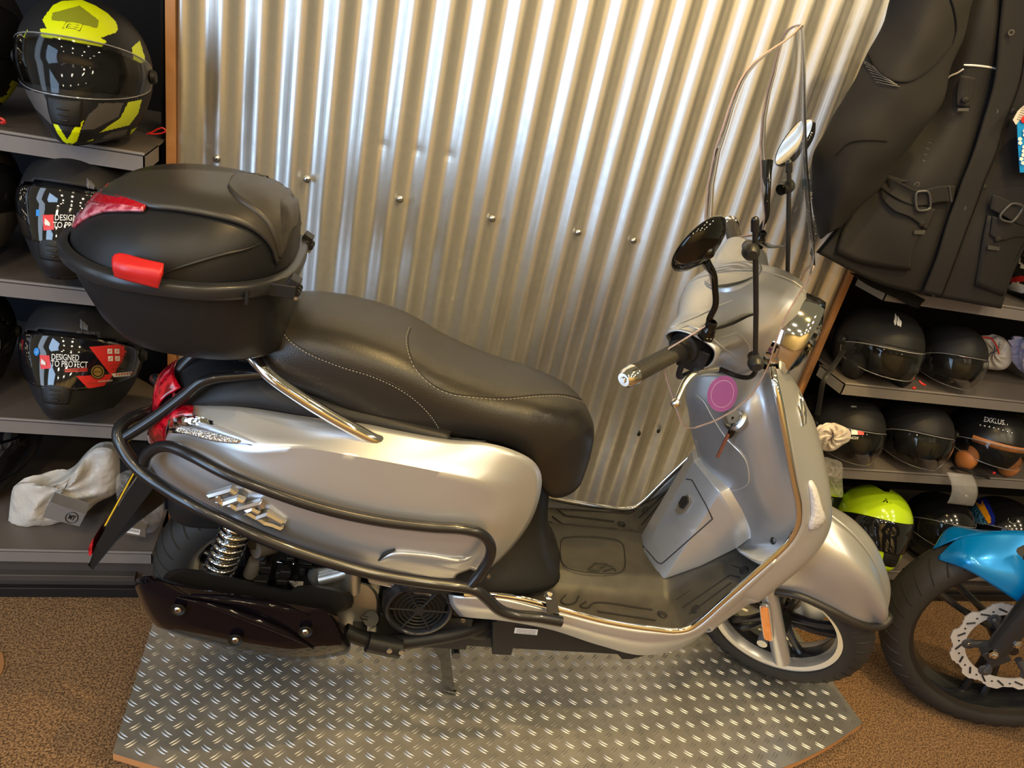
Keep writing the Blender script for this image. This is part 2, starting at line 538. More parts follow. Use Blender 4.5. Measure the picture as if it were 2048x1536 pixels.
def shelving(name, label, xa, xb, zs, depth, side):
    """zs: top heights of the shelves, lowest first. side: +1 shelf open end towards +x"""
    root = empty(name, label, 'shelving', ((xa + xb) / 2, .36, -.07))
    L = np.array([(xa + xb) / 2, .36, -.07]); yb = .36 + depth
    for i, z in enumerate(zs):
        b = MB(); ch = .0
        o = [(xa, .36), (xb, .36), (xb, yb), (xa, yb)] if side > 0 else [(xa, .36), (xb, .36), (xb, yb), (xa + .024, yb), (xa + .024, .485), (xa, .485)]
        b.prism([(x - L[0], y - L[1], z - .004 - L[2]) for x, y in o], (0, 0, .004))
        s = b.build('shelf', shelfm, root)
        b = MB(); h = .034
        pts = [(xa, .36), (xb, .36), (xb, .36 + .12)] if side > 0 else [(xa, .36 + .12), (xa, .36), (xb, .36)]
        for (x, y), (x2, y2) in zip(pts, pts[1:]):
            P = [(x - L[0], y - L[1], z - L[2] - .001), (x2 - L[0], y2 - L[1], z - L[2] - .001), (x2 - L[0], y2 - L[1], z - L[2] - h), (x - L[0], y - L[1], z - L[2] - h)]
            b.prism(P, (0, .003, 0) if y == y2 else (.003 * (-side), 0, 0))
        b.tube([(xa - L[0], .002, z - L[2]), (xb - L[0], .002, z - L[2])], .0035, 8)
        lp = b.build('shelf_lip', shelfl, s, bevel=.001)
        lp.parent = s
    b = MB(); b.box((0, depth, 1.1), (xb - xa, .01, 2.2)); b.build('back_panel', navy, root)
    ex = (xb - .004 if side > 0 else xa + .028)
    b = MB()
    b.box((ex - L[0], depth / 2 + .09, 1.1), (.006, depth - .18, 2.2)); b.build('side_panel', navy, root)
    z0 = zs[0]
    b = MB(); b.box((0, .02, (z0 - .04 + .07) / 2), (xb - xa, .012, z0 - .04 + .07)); b.box((0, .005, .065), (xb - xa - .08, .02, .02)); b.box((0, .004, .016), (xb - xa, .014, .03), mi=1)
    b.build('base_plinth', [mat('plinth grey', (0.05, .044, .042), .45), blackp], root, bevel=.002)
    return root


shelving('shelving_unit', 'dark grey metal helmet shelving left of the corrugated panel', -1.6, -.346, (.078, .447, .772, 1.065), .52, 1)
shelving('shelving_unit', 'dark grey metal helmet shelving right of the corrugated panel, below the hanging jacket', 1.443, 3.2, (.060, .460, .740, 1.025), .52, -1)
# ================================================================== SILVER SCOOTER
SCO = empty('scooter', 'large silver step-through scooter with black top case and clear windscreen on the tread plate podium', 'scooter')
SCO.matrix_world = Matrix.Translation(Vector(SF.t)) @ Matrix([list(r) + [0] for r in SF.R] + [[0, 0, 0, 1]])


def S_(*t): return [sp(*q) for q in t]
def part(b, name, m, parent=None, **k): return b.build(name, m, parent or SCO, **k)


# ---- rear side panels
TOP = S_((352, 815, -.075), (385, 812, -.095), (440, 813, -.11), (500, 817, -.122), (621, 836, -.14), (734, 850, -.15), (793, 862, -.155), (895, 880, -.16), (976, 887, -.163), (1031, 902, -.163), (1066, 922, -.158), (1081, 950, -.152), (1078, 990, -.15), (1060, 1040, -.155), (1025, 1090, -.165), (985, 1130, -.175), (955, 1150, -.18))
K = S_((345, 838, -.10), (385, 842, -.125), (440, 862, -.15), (505, 883, -.175), (610, 889, -.19), (720, 906, -.198), (800, 920, -.2), (900, 940, -.2), (965, 953, -.198), (1003, 968, -.193), (1018, 992, -.188), (1018, 1025, -.188), (1003, 1060, -.19), (985, 1095, -.192), (965, 1122, -.192), (950, 1140, -.19))
KI = S_((330, 872, -.10), (360, 868, -.12), (420, 880, -.15), (505, 900, -.183), (610, 897, -.196), (720, 914, -.204), (800, 928, -.206), (900, 948, -.206), (955, 962, -.204), (985, 978, -.20), (1000, 1000, -.196), (999, 1030, -.196), (985, 1062, -.197), (968, 1092, -.197), (950, 1118, -.196), (940, 1136, -.194))
M1 = S_((292, 915, -.075), (330, 925, -.11), (390, 945, -.15), (460, 965, -.18), (540, 985, -.198), (640, 1005, -.208), (740, 1025, -.212), (840, 1045, -.213), (900, 1058, -.212), (930, 1070, -.21), (945, 1085, -.208), (940, 1105, -.205), (930, 1125, -.20), (925, 1142, -.195))
M2 = S_((290, 925, -.07), (330, 955, -.105), (390, 985, -.14), (460, 1015, -.168), (540, 1042, -.188), (640, 1070, -.2), (740, 1098, -.206), (820, 1115, -.207), (870, 1128, -.206), (900, 1138, -.203), (915, 1146, -.197))
LOW = S_((290, 930, -.066), (330, 968, -.095), (390, 1000, -.125), (460, 1035, -.15), (540, 1068, -.17), (640, 1102, -.185), (740, 1130, -.19), (820, 1146, -.192), (870, 1153, -.192), (910, 1154, -.19))
UND = [(p[0], p[1] + .02 if p[1] < -.02 else p[1], p[2] - .012) for p in LOW]
for far in (False, True):
    G1 = patch([TOP, K], 6, 90, False); G2 = patch([K, KI], 4, 90, False); G3 = patch([KI, M1, M2, LOW], 22, 90); G4 = patch([LOW, UND], 3, 90, False)
    G = G1 + G2[1:] + G3[1:] + G4[1:]
    if far: G = mirg(G)
    b = MB(); b.grid(G)
    sidep = part(b, 'side_panel', silver, angle=50, solid=-.003)
    if not far: NEARP = sidep
# raised lower fold of the near panel
b = MB()
A = S_((757, 1122, -.209), (770, 1108, -.211), (790, 1101, -.212), (860, 1106, -.213), (925, 1117, -.21), (948, 1110, -.204))
B_ = S_((757, 1124, -.213), (775, 1112, -.217), (795, 1107, -.219), (860, 1112, -.219), (922, 1122, -.216), (940, 1120, -.208))
Cc = S_((759, 1126, -.211), (780, 1122, -.214), (800, 1122, -.215), (860, 1128, -.215), (905, 1137, -.21), (925, 1140, -.200))
b.grid(patch([A, B_, Cc], 8, 40)); part(b, 'panel_fold', silver, NEARP, angle=60)
b = MB(); b.tube(S_((757, 1121, -.213), (772, 1106, -.215), (790, 1099, -.215)), [.0015, .004, .002], 8, 12); part(b, 'vent_slot', groove, NEARP)
# chrome name badge
def badge():
    strokes = [[(420, 990), (462, 978), (470, 984)], [(438, 1000), (447, 1006), (476, 996), (486, 1000)],
               [(462, 1008), (474, 1016), (520, 1004), (524, 1012)], [(496, 1020), (505, 1016), (517, 1022)],
               [(495, 1024), (513, 1034), (535, 1026), (565, 1042)], [(530, 1044), (545, 1048), (562, 1055)], [(436, 990), (440, 1002)], [(515, 1034), (532, 1046)]]
    b = MB()
    for st in strokes:
        P = [sp(x, y, -.202) for x, y in st]
        # widen into bevelled bars
        for p, q in zip(P, P[1:]):
            d = q - p; L = np.linalg.norm(d); d /= L; u = np.cross(d, [0, 1., 0]); u /= np.linalg.norm(u)
            w_ = .0052; e = .003
            base = [p - d * e + u * w_, q + d * e + u * w_, q + d * e - u * w_, p - d * e - u * w_]
            top = [k * .0 + (p + q) / 2 + (k - (p + q) / 2) * np.array([.96, 1, .96]) * 1.0 for k in base]
            V = [k + np.array([0, .004, 0]) for k in base] + [k - np.array([0, .006, 0]) for k in base]
            r1 = [p - d * 0 - np.array([0, .0085, 0]), q - np.array([0, .0085, 0])]
            V += r1
            b.add(V, [(0, 1, 5, 4), (1, 2, 6, 5), (2, 3, 7, 6), (3, 0, 4, 7), (4, 5, 9, 8), (6, 7, 8, 9), (5, 6, 9), (7, 4, 8)])
    return part(b, 'badge', mat('badge metal', (.62, .62, .62), .16, .9), NEARP, angle=20, label='chrome angular name lettering')
badge()

# ---- black tail cover between the panels
b = MB()
c0 = [(-1.50, 0, .70), (-1.46, 0, .75), (-1.40, 0, .782), (-1.30, 0, .80), (-1.2, 0, .80), (-1.0, 0, .76), (-.85, 0, .72)]
c1 = S_((368, 800, -.06), (385, 780, -.075), (430, 762, -.085), (520, 758, -.095), (600, 775, -.105), (700, 812, -.125), (900, 868, -.14))
c2 = S_((372, 808, -.08), (385, 806, -.093), (440, 802, -.11), (520, 806, -.122), (621, 826, -.136), (734, 844, -.146), (900, 878, -.155))
c3 = [(p[0], p[1] + .004, p[2] - .02) for p in c2]
G = patch([c0, c1, c2, c3], 20, 50)
b.grid(G); b.grid(mirg(G)); part(b, 'tail_cover', blackp, angle=180, solid=-.003)

# ---- rear lamps
b = MB()
r0 = S_((322, 868, -.055), (318, 850, -.07), (330, 828, -.078), (352, 815, -.08), (372, 812, -.09), (388, 815, -.10))
r1 = S_((300, 880, -.06), (300, 858, -.082), (318, 832, -.095), (345, 822, -.105), (370, 820, -.115), (387, 822, -.120))
r2 = S_((322, 892, -.085), (330, 885, -.10), (333, 862, -.112), (340, 842, -.118), (362, 832, -.124), (386, 830, -.128))
G = patch([r0, r1, r2], 12, 30)
b.grid(G); b.grid(mirg(G))
t0 = [(-1.50, y, .66 + .0 * y) for y in (0,)]
cc = patch([[(-1.49, -.062, .655), (-1.50, -.04, .66), (-1.505, 0, .662), (-1.50, .04, .66), (-1.49, .062, .655)],
            [(-1.475, -.066, .695), (-1.492, -.04, .705), (-1.498, 0, .71), (-1.492, .04, .705), (-1.475, .066, .695)],
            [(-1.445, -.062, .722), (-1.462, -.04, .735), (-1.468, 0, .74), (-1.462, .04, .735), (-1.445, .062, .722)]], 10, 30)
b.grid(cc); part(b, 'tail_lamp', redl, angle=180, solid=-.004, label='red tail lamp wrapping round the tail')
for far in (False, True):
    g0 = S_((335, 842, -.122), (352, 832, -.127), (385, 832, -.133), (430, 848, -.150), (475, 866, -.167), (512, 884, -.182))
    g1 = S_((338, 856, -.128), (360, 850, -.136), (395, 852, -.147), (435, 864, -.162), (475, 877, -.174), (508, 888, -.184))
    g2 = S_((340, 866, -.122), (365, 868, -.134), (400, 875, -.147), (435, 883, -.161), (470, 889, -.172), (503, 891, -.182))
    G = patch([g0, g1, g2], 10, 30)
    Gi = patch([[p + np.array([.004, .010, -.004]) for p in g] for g in (g0, g1, g2)], 8, 24)
    if far: G = mirg(G); Gi = mirg(Gi)
    b = MB(); b.grid(G); l = part(b, 'indicator_lens', glassy, angle=180, label='clear rear indicator lens')
    b = MB(); b.grid(Gi); part(b, 'reflector', lensr, l, angle=180)
    if not far:
        bb = S_((352, 862, -.141), (385, 868, -.150), (430, 878, -.165), (475, 886, -.178))
        b = MB(); b.tube([p + np.array([0, .004, 0]) for p in bb], [.004, .007, .0075, .004], 8, 16); part(b, 'indicator_tube', mat('frosted chrome', (.85, .85, .86), .18, .9, bump=('voronoi', 260, .8, .003)), l)

# ---- seat
st = [(-1.318, .070, .835, .800), (-1.31, .095, .862, .795), (-1.28, .118, .884, .785), (-1.20, .134, .892, .768), (-1.12, .142, .884, .742), (-1.05, .143, .868, .728),
      (-.98, .140, .838, .722), (-.90, .134, .814, .718), (-.84, .128, .802, .708), (-.79, .122, .795, .680), (-.76, .116, .790, .630), (-.72, .106, .780, .585), (-.685, .094, .765, .582), (-.655, .074, .740, .60), (-.642, .050, .705, .63)]
def ring(x, w, zt, zb, n=44):
    prof = [(0, zt + .006), (.45 * w, zt + .004), (.75 * w, zt - .004), (.93 * w, zt - .022), (.995 * w, zt - .048), (1.0 * w, (zt * .6 + zb * .4) - .012), (.975 * w, zb + .022), (.93 * w, zb + .002), (.6 * w, zb - .002), (0, zb - .002)]
    prof = [(y, max(z, zb - .002)) for y, z in prof]
    full = [(x, -y, z) for y, z in prof] + [(x, y, z) for y, z in prof[-2:0:-1]]
    return cr(full, n, closed=True)
rs = [ring(*s) for s in st]
R2 = [cr([r[j] for r in rs], 70) for j in range(44)]
G = [[R2[j][i] for j in range(44)] for i in range(70)]
b = MB(); b.loft(G); seat = part(b, 'seat', leather, angle=180)
SEATS = LSurf(G, True)
def on_seat(px, py, off=.0008): return SEATS.hit(px, py, off)
seam1 = [(590, 609), (572, 625), (565, 645), (575, 672), (610, 700), (680, 730), (750, 752), (815, 785), (860, 825), (885, 862)]
seam2 = [(822, 656), (816, 675), (820, 705), (835, 738), (865, 768), (900, 785), (950, 792), (1010, 795), (1080, 789), (1130, 790), (1170, 803), (1200, 828)]
for sm in (seam1, seam2):
    P = cr([(x, y, 0) for x, y in sm], 50)
    b = MB(); b.tube([on_seat(p[0], p[1], .0002) for p in P], .0012, 6)
    part(b, 'seam', groove, seat)
    for off in (3.5,):
        b = MB()
        N = np.gradient(P, axis=0); N /= np.linalg.norm(N, axis=1)[:, None]
        Q = [(p[0] - n[1] * off, p[1] + n[0] * off) for p, n in zip(P, N)]
        Q = [on_seat(x, y, .0008) for x, y in Q]
        Q = resamp(np.array(Q), 150)
        for i in range(0, 149, 2): b.tube([Q[i], Q[i + 1]], .0007, 5)
        part(b, 'stitching', thread, seat)

# ---- grab rail and its mount
rail = S_((470, 708, -.085), (492, 706, -.10), (512, 722, -.118), (540, 752, -.135), (590, 788, -.15), (660, 832, -.165), (715, 862, -.172), (755, 881, -.17), (778, 878, -.155), (786, 862, -.14))
b = MB(); b.tube(rail, .0115, 14, 60); b.mirror()
b.tube([(rail[1][0] - .005, -.10, rail[1][2]), (rail[1][0] - .03, -.05, rail[1][2] + .003), (rail[1][0] - .03, .05, rail[1][2] + .003), (rail[1][0] - .005, .10, rail[1][2])], .010, 12, 20)
part(b, 'grab_rail', chrome, label='chrome passenger grab rail')
for m_ in (1, -1):
    b = MB(); q = sp(768, 862, -.145) * np.array([1, m_, 1]); b.cyl(q, q + np.array([0, .03 * m_, 0]), .016, 20); b.cyl(q - np.array([0, .004 * m_, 0]), q, .009, 6); part(b, 'rail_mount', blackp)
b = MB(); b.box((-1.40, -.01, .825), (.16, .14, .014)); b.box((-1.36, 0, .812), (.14, .17, .014)); b.box((-1.33, .0, .81), (.03, .17, .02)); part(b, 'rack_plate', blackp, bevel=.003)

# ---- crash bars
loopn = [(320, 818, -.02), (290, 826, -.055), (262, 836, -.075), (242, 852, -.095), (237, 872, -.11), (248, 900, -.125), (272, 932, -.14), (305, 960, -.155), (380, 1006, -.19), (460, 1046, -.21), (560, 1090, -.225), (660, 1124, -.232), (760, 1150, -.235), (860, 1166, -.235), (930, 1175, -.235), (955, 1182, -.235), (975, 1198, -.237), (1000, 1220, -.24), (1030, 1230, -.24), (1070, 1234, -.238), (1122, 1243, -.235)]
lp = S_(*loopn)
rear = [(lp[0][0] - .01, y, lp[0][2]) for y in (-.01, .01)]
b = MB(); b.tube(lp, .0115, 14, 160); b.mirror(); part(b, 'crash_bar', blackt, label='black lower crash bar loop')
up = S_((285, 935, -.135), (292, 912, -.135), (312, 896, -.14), (340, 893, -.155), (385, 912, -.18), (450, 946, -.205), (540, 982, -.222), (640, 1015, -.23), (750, 1040, -.232), (860, 1054, -.232), (930, 1059, -.23), (962, 1068, -.228), (980, 1088, -.227), (980, 1112, -.227), (965, 1140, -.229), (937, 1176, -.233))
b = MB(); b.tube(up, .0105, 14, 120); b.mirror(); part(b, 'crash_bar', blackt, label='black upper crash bar')
tb = S_((700, 750, -.08), (640, 748, -.085), (560, 747, -.09), (470, 752, -.10), (430, 756, -.105), (400, 766, -.108), (370, 790, -.108), (310, 835, -.108), (247, 876, -.108))
b = MB(); b.tube(tb, .0105, 14, 90); b.mirror(); part(b, 'rack_stay', blackt, label='black tube running from tail to rack')
tb2 = S_((420, 700, -.02), (395, 708, -.02), (372, 728, -.02), (340, 772, -.02), (307, 818, -.02))
b = MB(); b.tube(tb2, .0105, 14, 50); part(b, 'rack_stay', blackt)
b = MB()
for z, e in ((0, 0),):
    pl = [sp(1088, 1184, -.20), sp(1108, 1182, -.20), sp(1118, 1226, -.226), sp(1096, 1228, -.226)]
    b.prism(pl, (0, -.002, .003)); b.prism([sp(1096, 1228, -.226), sp(1118, 1226, -.226), sp(1120, 1238, -.24), sp(1098, 1240, -.24)], (0, -.003, 0))
part(b, 'bar_clamp', blackt, bevel=.001)
b = MB(); q = sp(1097, 1192, -.203); b.lathe([(0, .010), (.006, .010), (.006, .004), (.010, .003), (.010, 0)], q, (0, -.35, 1), 6); part(b, 'clamp_bolt', steel)

# ---- licence plate arm
pts = [(338, 985), (300, 950), (262, 985), (225, 1050), (190, 1095), (178, 1130), (186, 1138), (200, 1122), (235, 1080), (275, 1045), (325, 1005)]
b = MB(); b.prism([sp(x, y, -.035) for x, y in pts], (0, .07, 0)); part(b, 'plate_arm', blackp, bevel=.002)
b = MB(); o = [(283, 930), (322, 965), (196, 1128), (182, 1118)]
b = None
for dy in (0, .2):
    b = MB(); b.prism([sp(x, y, -.10) + np.array([0, dy, 0]) for x, y in [(290, 934), (318, 960), (300, 985), (206, 1108), (192, 1090), (250, 990)]], (0, .004, 0)); part(b, 'plate_holder', blackp)
a0, a1 = sp(272, 935, -.10), sp(208, 1052, -.10)
b = MB(); b.prism([a0, a1, a1 + np.array([0, .21, 0]), a0 + np.array([0, .21, 0])], (.003, 0, .001)); lp_ = part(b, 'licence_plate', mat('plate yellow', (.75, .48, .02), .35, coat=.3), label='yellow licence plate')
b = MB(); n_ = np.cross(a1 - a0, [0, 1, 0]); n_ /= np.linalg.norm(n_); n_ *= np.sign(-n_[0])
for k in range(5):
    y0 = .025 + k * .034
    for t0_, t1_ in ((.2, .45), (.55, .8)):
        p = a0 + (a1 - a0) * t0_ + np.array([0, y0, 0]) + n_ * .0005; q = a0 + (a1 - a0) * t1_ + np.array([0, y0 + .02, 0]) + n_ * .0005
        b.tube([p, q], .003, 6)
part(b, 'plate_characters', groove, lp_)
b = MB(); b.prism([sp(x, y, -.037) for x, y in [(188, 1075), (183, 1082), (176, 1098), (178, 1112), (183, 1110), (184, 1095)]], (0, .074, 0)); part(b, 'rear_reflector', redl, label='red reflector at the mudguard tip')

# ---- rear wheel
def wheel(b_c, Rt, wt, rim_r, axisv, xf, rimmat, hubmat, spokes, names=('tyre', 'rim', 'spoke_hub'), parent=None, treads=36, rimw=.035, label=None):
    ax = np.array([0, 1., 0])
    prof = []
    Rc = rim_r + .018
    for a in np.linspace(-math.pi * .5 - .36, math.pi * .5 + .36, 25):
        prof.append((Rc + (Rt - Rc) * math.cos(a), wt * .5 * math.sin(a)))
    prof = [(rim_r, -wt * .34)] + prof + [(rim_r, wt * .34)]
    b = MB(); b.lathe(prof, b_c, ax, 96)
    # tread grooves as thin dark inlays that follow the crown
    for k in range(treads):
        a0 = 2 * math.pi * k / treads
        for s in (-1, 1):
            pts = []
            for t in np.linspace(.12, 1.0, 7):
                aa = t * 1.35; rr = Rc + (Rt - Rc) * math.cos(aa) - .0002; yy = wt * .5 * math.sin(aa) * s
                an = a0 + (0 if s > 0 else math.pi / treads) + t * .13
                pts.append((b_c[0] + rr * math.cos(an), b_c[1] + yy, b_c[2] + rr * math.sin(an)))
            b.tube(pts, .0022, 5, mi=1)
    if xf: b.xf(xf)
    ty = part(b, names[0], [rubber, groove], parent)
    b = MB()
    for s in (-1, 1):
        b.lathe([(rim_r + .004, s * wt * .36), (rim_r + .006, s * wt * .40), (rim_r + .002, s * wt * .42), (rim_r - .012, s * wt * .38), (rim_r - .016, s * wt * .30), (rim_r - .020, s * wt * .12)], b_c, ax, 96)
    if xf: b.xf(xf)
    rm = part(b, names[1], rimmat, parent, label=label)
    b = MB(); b.lathe([(rim_r - .012, -wt * .30), (rim_r - .022, -wt * .1), (rim_r - .022, wt * .1), (rim_r - .012, wt * .30)], b_c, ax, 64)
    b.lathe([(0, -.045), (.028, -.045), (.034, -.03), (.034, .03), (.028, .045), (0, .045)], b_c, ax, 32)
    for k in range(spokes):
        for dd in (-.13, .13):
            an = 2 * math.pi * (k + .3) / spokes
            d0 = np.array([math.cos(an + dd * 1.5), 0, math.sin(an + dd * 1.5)]); d1 = np.array([math.cos(an + dd * .9), 0, math.sin(an + dd * .9)])
            b.tube([np.array(b_c) + d0 * .03, np.array(b_c) + (d0 + d1) / 2 * rim_r * .55 + np.array([0, -.008, 0]), np.array(b_c) + d1 * (rim_r - .018)], [.013, .009, .011], 8, 8)
    if xf: b.xf(xf)
    hb = part(b, names[2], hubmat, parent)
    return ty, rm, hb
wheel((-1.283, 0, .255), .232, .118, .158, None, None, rimsil, blackt, 5, ('rear_tyre', 'rear_rim', 'rear_wheel_hub'), label='silver rear wheel rim')
wheel((0, 0, .225), .225, .108, .158, None, f2s, rimsil, blackt, 5, ('front_tyre', 'front_rim', 'front_wheel_hub'), label='silver front wheel rim')
b = MB(); b.lathe([(.045, 0), (.11, 0), (.11, .004), (.045, .004), (.045, 0)], (0, .058, .225), (0, 1, 0), 60); b.xf(f2s); part(b, 'brake_disc', steel)

# rear hugger
b = MB()
rows = [S_((338, 1000, -.03), (345, 1035, -.03), (372, 1050, -.03), (420, 1055, -.03), (470, 1055, -.03)), S_((336, 995, -.065), (343, 1028, -.075), (372, 1046, -.08), (425, 1052, -.08), (470, 1050, -.08)), S_((340, 985, -.07), (365, 985, -.08), (400, 1000, -.085), (440, 1020, -.085), (480, 1040, -.085)), [(-1.50, 0, .55), (-1.45, 0, .60), (-1.4, 0, .62), (-1.34, 0, .62), (-1.28, 0, .62)]]
G = patch(rows, 14, 24); b.grid(G); b.grid(mirg(G)); part(b, 'rear_fender', blackp, angle=60, solid=.003)

# ---- shock absorber
def shock(y, name='shock_absorber'):
    a0 = sp(482, 1035, y); a1 = sp(430, 1160, y)
    ax = a1 - a0; L = np.linalg.norm(ax); ax /= L; u = np.cross(ax, [0, 1, 0]); u /= np.linalg.norm(u); v = np.cross(ax, u)
    b = MB(); b.cyl(a0, a1, .017, 20); b.cyl(a0 + ax * L * .80, a1, .021, 20)
    s = part(b, name, chrome, label='chrome spring shock absorber')
    b = MB(); P = [a0 + ax * (.012 + t * L * .78) + .0255 * (math.cos(t * 7.5 * 2 * math.pi) * u + math.sin(t * 7.5 * 2 * math.pi) * v) for t in np.linspace(0, 1, 240)]
    b.tube(P, .0052, 10); part(b, 'spring', chrome, s)
shock(-.135)
shock(.135)

# ---- muffler
def outl(y): return [(270, 1165), (282, 1152), (300, 1150), (340, 1160), (640, 1212), (665, 1218), (702, 1298), (695, 1306), (640, 1318), (600, 1322), (560, 1318), (430, 1290), (330, 1262), (310, 1250), (278, 1195)]
cx_, cy_ = 480, 1240
base = outl(0)
rings = []
for f_, y in ((.55, -.275), (.86, -.268), (.965, -.252), (1.0, -.225), (1.0, -.20)):
    o = [(cx_ + (x - cx_) * (f_ if f_ > .9 else f_ + .06), cy_ + (yy - cy_) * f_) for x, yy in base]
    rings.append(cr([sp(x, yy, y) for x, yy in o], 80, closed=True))
b = MB(); b.loft(rings); mu = part(b, 'muffler_cover', mat('gloss black pearl', (.004, .003, .005), .06, spec=.22), angle=50, label='gloss black exhaust cover')
b = MB(); A = S_((355, 1195, -.276), (430, 1212, -.280), (510, 1240, -.281), (580, 1270, -.279), (628, 1298, -.272)); b.tube(A, [.001, .006, .008, .006, .001], 10, 30, flat=1)
b.tube(S_((350, 1188, -.275), (450, 1200, -.280), (560, 1215, -.279), (620, 1232, -.274)), [.001, .005, .006, .001], 10, 30)
part(b, 'cover_ridge', MATS['gloss black pearl'], mu, angle=180)
for x, y in ((356, 1218), (471, 1278), (611, 1262)):
    q = sp(x, y, -.281)
    b = MB(); b.lathe([(.0125, .004), (.0125, .001), (.010, -.001), (.006, -.001)], q, (0, -1, 0), 24, mi=1); b.lathe([(0, .005), (.004, .005), (.0062, .003), (.0066, -.004)], q, (0, -1, 0), 20); b.lathe([(0, .0052), (.002, .0052), (.002, .0048)], q, (0, -1, 0), 6, mi=1); part(b, 'cover_bolt', [steel, groove], mu)
b = MB()
o2 = [(330, 1148), (352, 1138), (400, 1140), (590, 1180), (595, 1172), (680, 1178), (705, 1190), (703, 1215), (668, 1232), (690, 1280), (640, 1300), (450, 1280), (330, 1240)]
rings = []
for f_, y in ((.93, -.21), (1, -.19), (1, -.12), (.93, -.10)):
    rings.append(cr([sp(500 + (x - 500) * f_, 1225 + (yy - 1225) * f_, y) for x, yy in o2], 70, closed=True))
b.loft(rings); part(b, 'muffler_body', blackp, angle=60)
b = MB(); b.tube(S_((690, 1262, -.17), (720, 1275, -.17), (770, 1285, -.165), (850, 1278, -.155), (930, 1262, -.14), (985, 1240, -.10)), .0165, 14, 50); b.tube(S_((735, 1283, -.178), (800, 1297, -.175)), .021, 14); part(b, 'exhaust_pipe', blackp)
b = MB()
for x, y in ((779, 1300), (803, 1303)):
    q = sp(x, y, -.197); b.lathe([(0, .004), (.006, .004), (.007, 0)], q, (0, -1, 0), 12)
part(b, 'pipe_bolt', steel)

# ---- engine, swingarm, fan
b = MB()
o = [(615, 1150), (640, 1120), (700, 1118), (712, 1135), (714, 1160), (740, 1170), (760, 1200), (745, 1258), (700, 1262), (670, 1235), (640, 1190)]
rings = [cr([sp(685 + (x - 685) * f_, 1190 + (y - 1190) * f_, yy) for x, y in o], 60, closed=True) for f_, yy in ((.9, -.135), (1, -.12), (1, 0), (.9, .02))]
b.loft(rings); b.cyl(sp(703, 1125, -.135), sp(703, 1180, -.135), .019, 20); b.tube(S_((640, 1160, -.14), (680, 1150, -.14), (705, 1140, -.14)), .012, 12)
part(b, 'crankcase', alu, bevel=.002)
b = MB()
for (x, y, w_, h_, y0, y1) in ((600, 1130, .12, .09, -.10, .0), (540, 1120, .10, .08, -.09, .02), (520, 1155, .11, .06, -.08, .0), (660, 1100, .10, .07, -.12, .0)):
    q = sp(x, y, y0); b.box((q[0], (y0 + y1) / 2, q[2]), (w_, y1 - y0, h_))
random.seed(3)
for k in range(26):
    x = random.uniform(500, 640); y = random.uniform(1085, 1170); q = sp(x, y, -.105 - random.random() * .02)
    if k % 2: b.cyl(q, q + np.array([random.uniform(-.02, .02), .03, random.uniform(-.02, .02)]), random.uniform(.006, .014), 12)
    else: b.box(q, (random.uniform(.01, .03), .03, random.uniform(.01, .02)))
part(b, 'carburettor', blackp, bevel=.002)
b = MB(); q = sp(511, 1100, -.125); b.cyl(q, q + np.array([.03, .03, -.01]), .017, 20); b.cyl(sp(500, 1150, -.12), sp(512, 1120, -.12), .014, 20); part(b, 'canister', mat('grey plastic', (.10, .09, .085), .5))
b = MB(); b.tube(S_((560, 1122, -.13), (580, 1127, -.14), (620, 1133, -.14), (670, 1133, -.13)), .003, 8, 20); part(b, 'throttle_cable', blackg)
b = MB(); b.cyl(sp(556, 1124, -.128), sp(590, 1128, -.14), .005, 10); part(b, 'cable_end', chrome)
b = MB(); b.prism([sp(x, y, -.15) for x, y in [(735, 1155), (745, 1148), (800, 1160), (850, 1175), (868, 1183), (860, 1192), (838, 1188), (790, 1176), (738, 1165)]], (0, .03, 0)); 
for k in range(7): b.box(sp(765 + k * 8, 1160 + k * 2, -.153), (.003, .004, .014), rodr(np.array([0, 1., 0]), .5))
part(b, 'foot_peg', alu, bevel=.001)
# fan cover
fc = sp(838, 1219, -.165); 
b = MB(); ax = (0, -1, 0)
b.lathe([(.064, -.055), (.078, -.035), (.076, -.008), (.069, .004), (.063, .006), (.060, .002), (.060, -.014)], fc, ax, 48)
b.lathe([(0, -.02), (.06, -.02)], fc, ax, 32, mi=1)
part(b, 'fan_cover', [mat('satin black cover', (.016, .017, .02), .25), groove])
b = MB()
for r in (.014, .023, .032, .041, .050): b.tube([fc + np.array([r * math.cos(a), -.001, r * math.sin(a)]) for a in np.linspace(0, 2 * math.pi, 40, endpoint=False)], .0016, 6, closed=True)
for k in range(6):
    a = k * math.pi / 3; b.tube([fc + np.array([.008 * math.cos(a), -.002, .008 * math.sin(a)]), fc + np.array([.061 * math.cos(a), -.002, .061 * math.sin(a)])], .0024, 6)
b.cyl(fc + np.array([0, -.004, 0]), fc + np.array([0, .01, 0]), .011, 20)
part(b, 'fan_grille', blackp)
b = MB(); b.box((-.93, -.07, .24), (.20, .15, .09)); b.cyl(sp(742, 1238, -.15), sp(742, 1238, -.08), .016, 16); b.tube([sp(722, 1234, -.15), sp(735, 1237, -.15)], .004, 8); b.box(sp(720, 1250, -.13), (.03, .06, .03)); b.tube(S_((912, 1215, -.12), (925, 1250, -.12), (960, 1262, -.11), (985, 1255, -.10)), .02, 14, 20); b.box((-.83, -.02, .20), (.16, .18, .06)); part(b, 'engine_block', blackp, bevel=.004)
q = sp(925, 1242, -.145); b = MB(); b.cyl(q, q + np.array([0, .02, 0]), .007, 6); part(b, 'engine_bolt', steel)
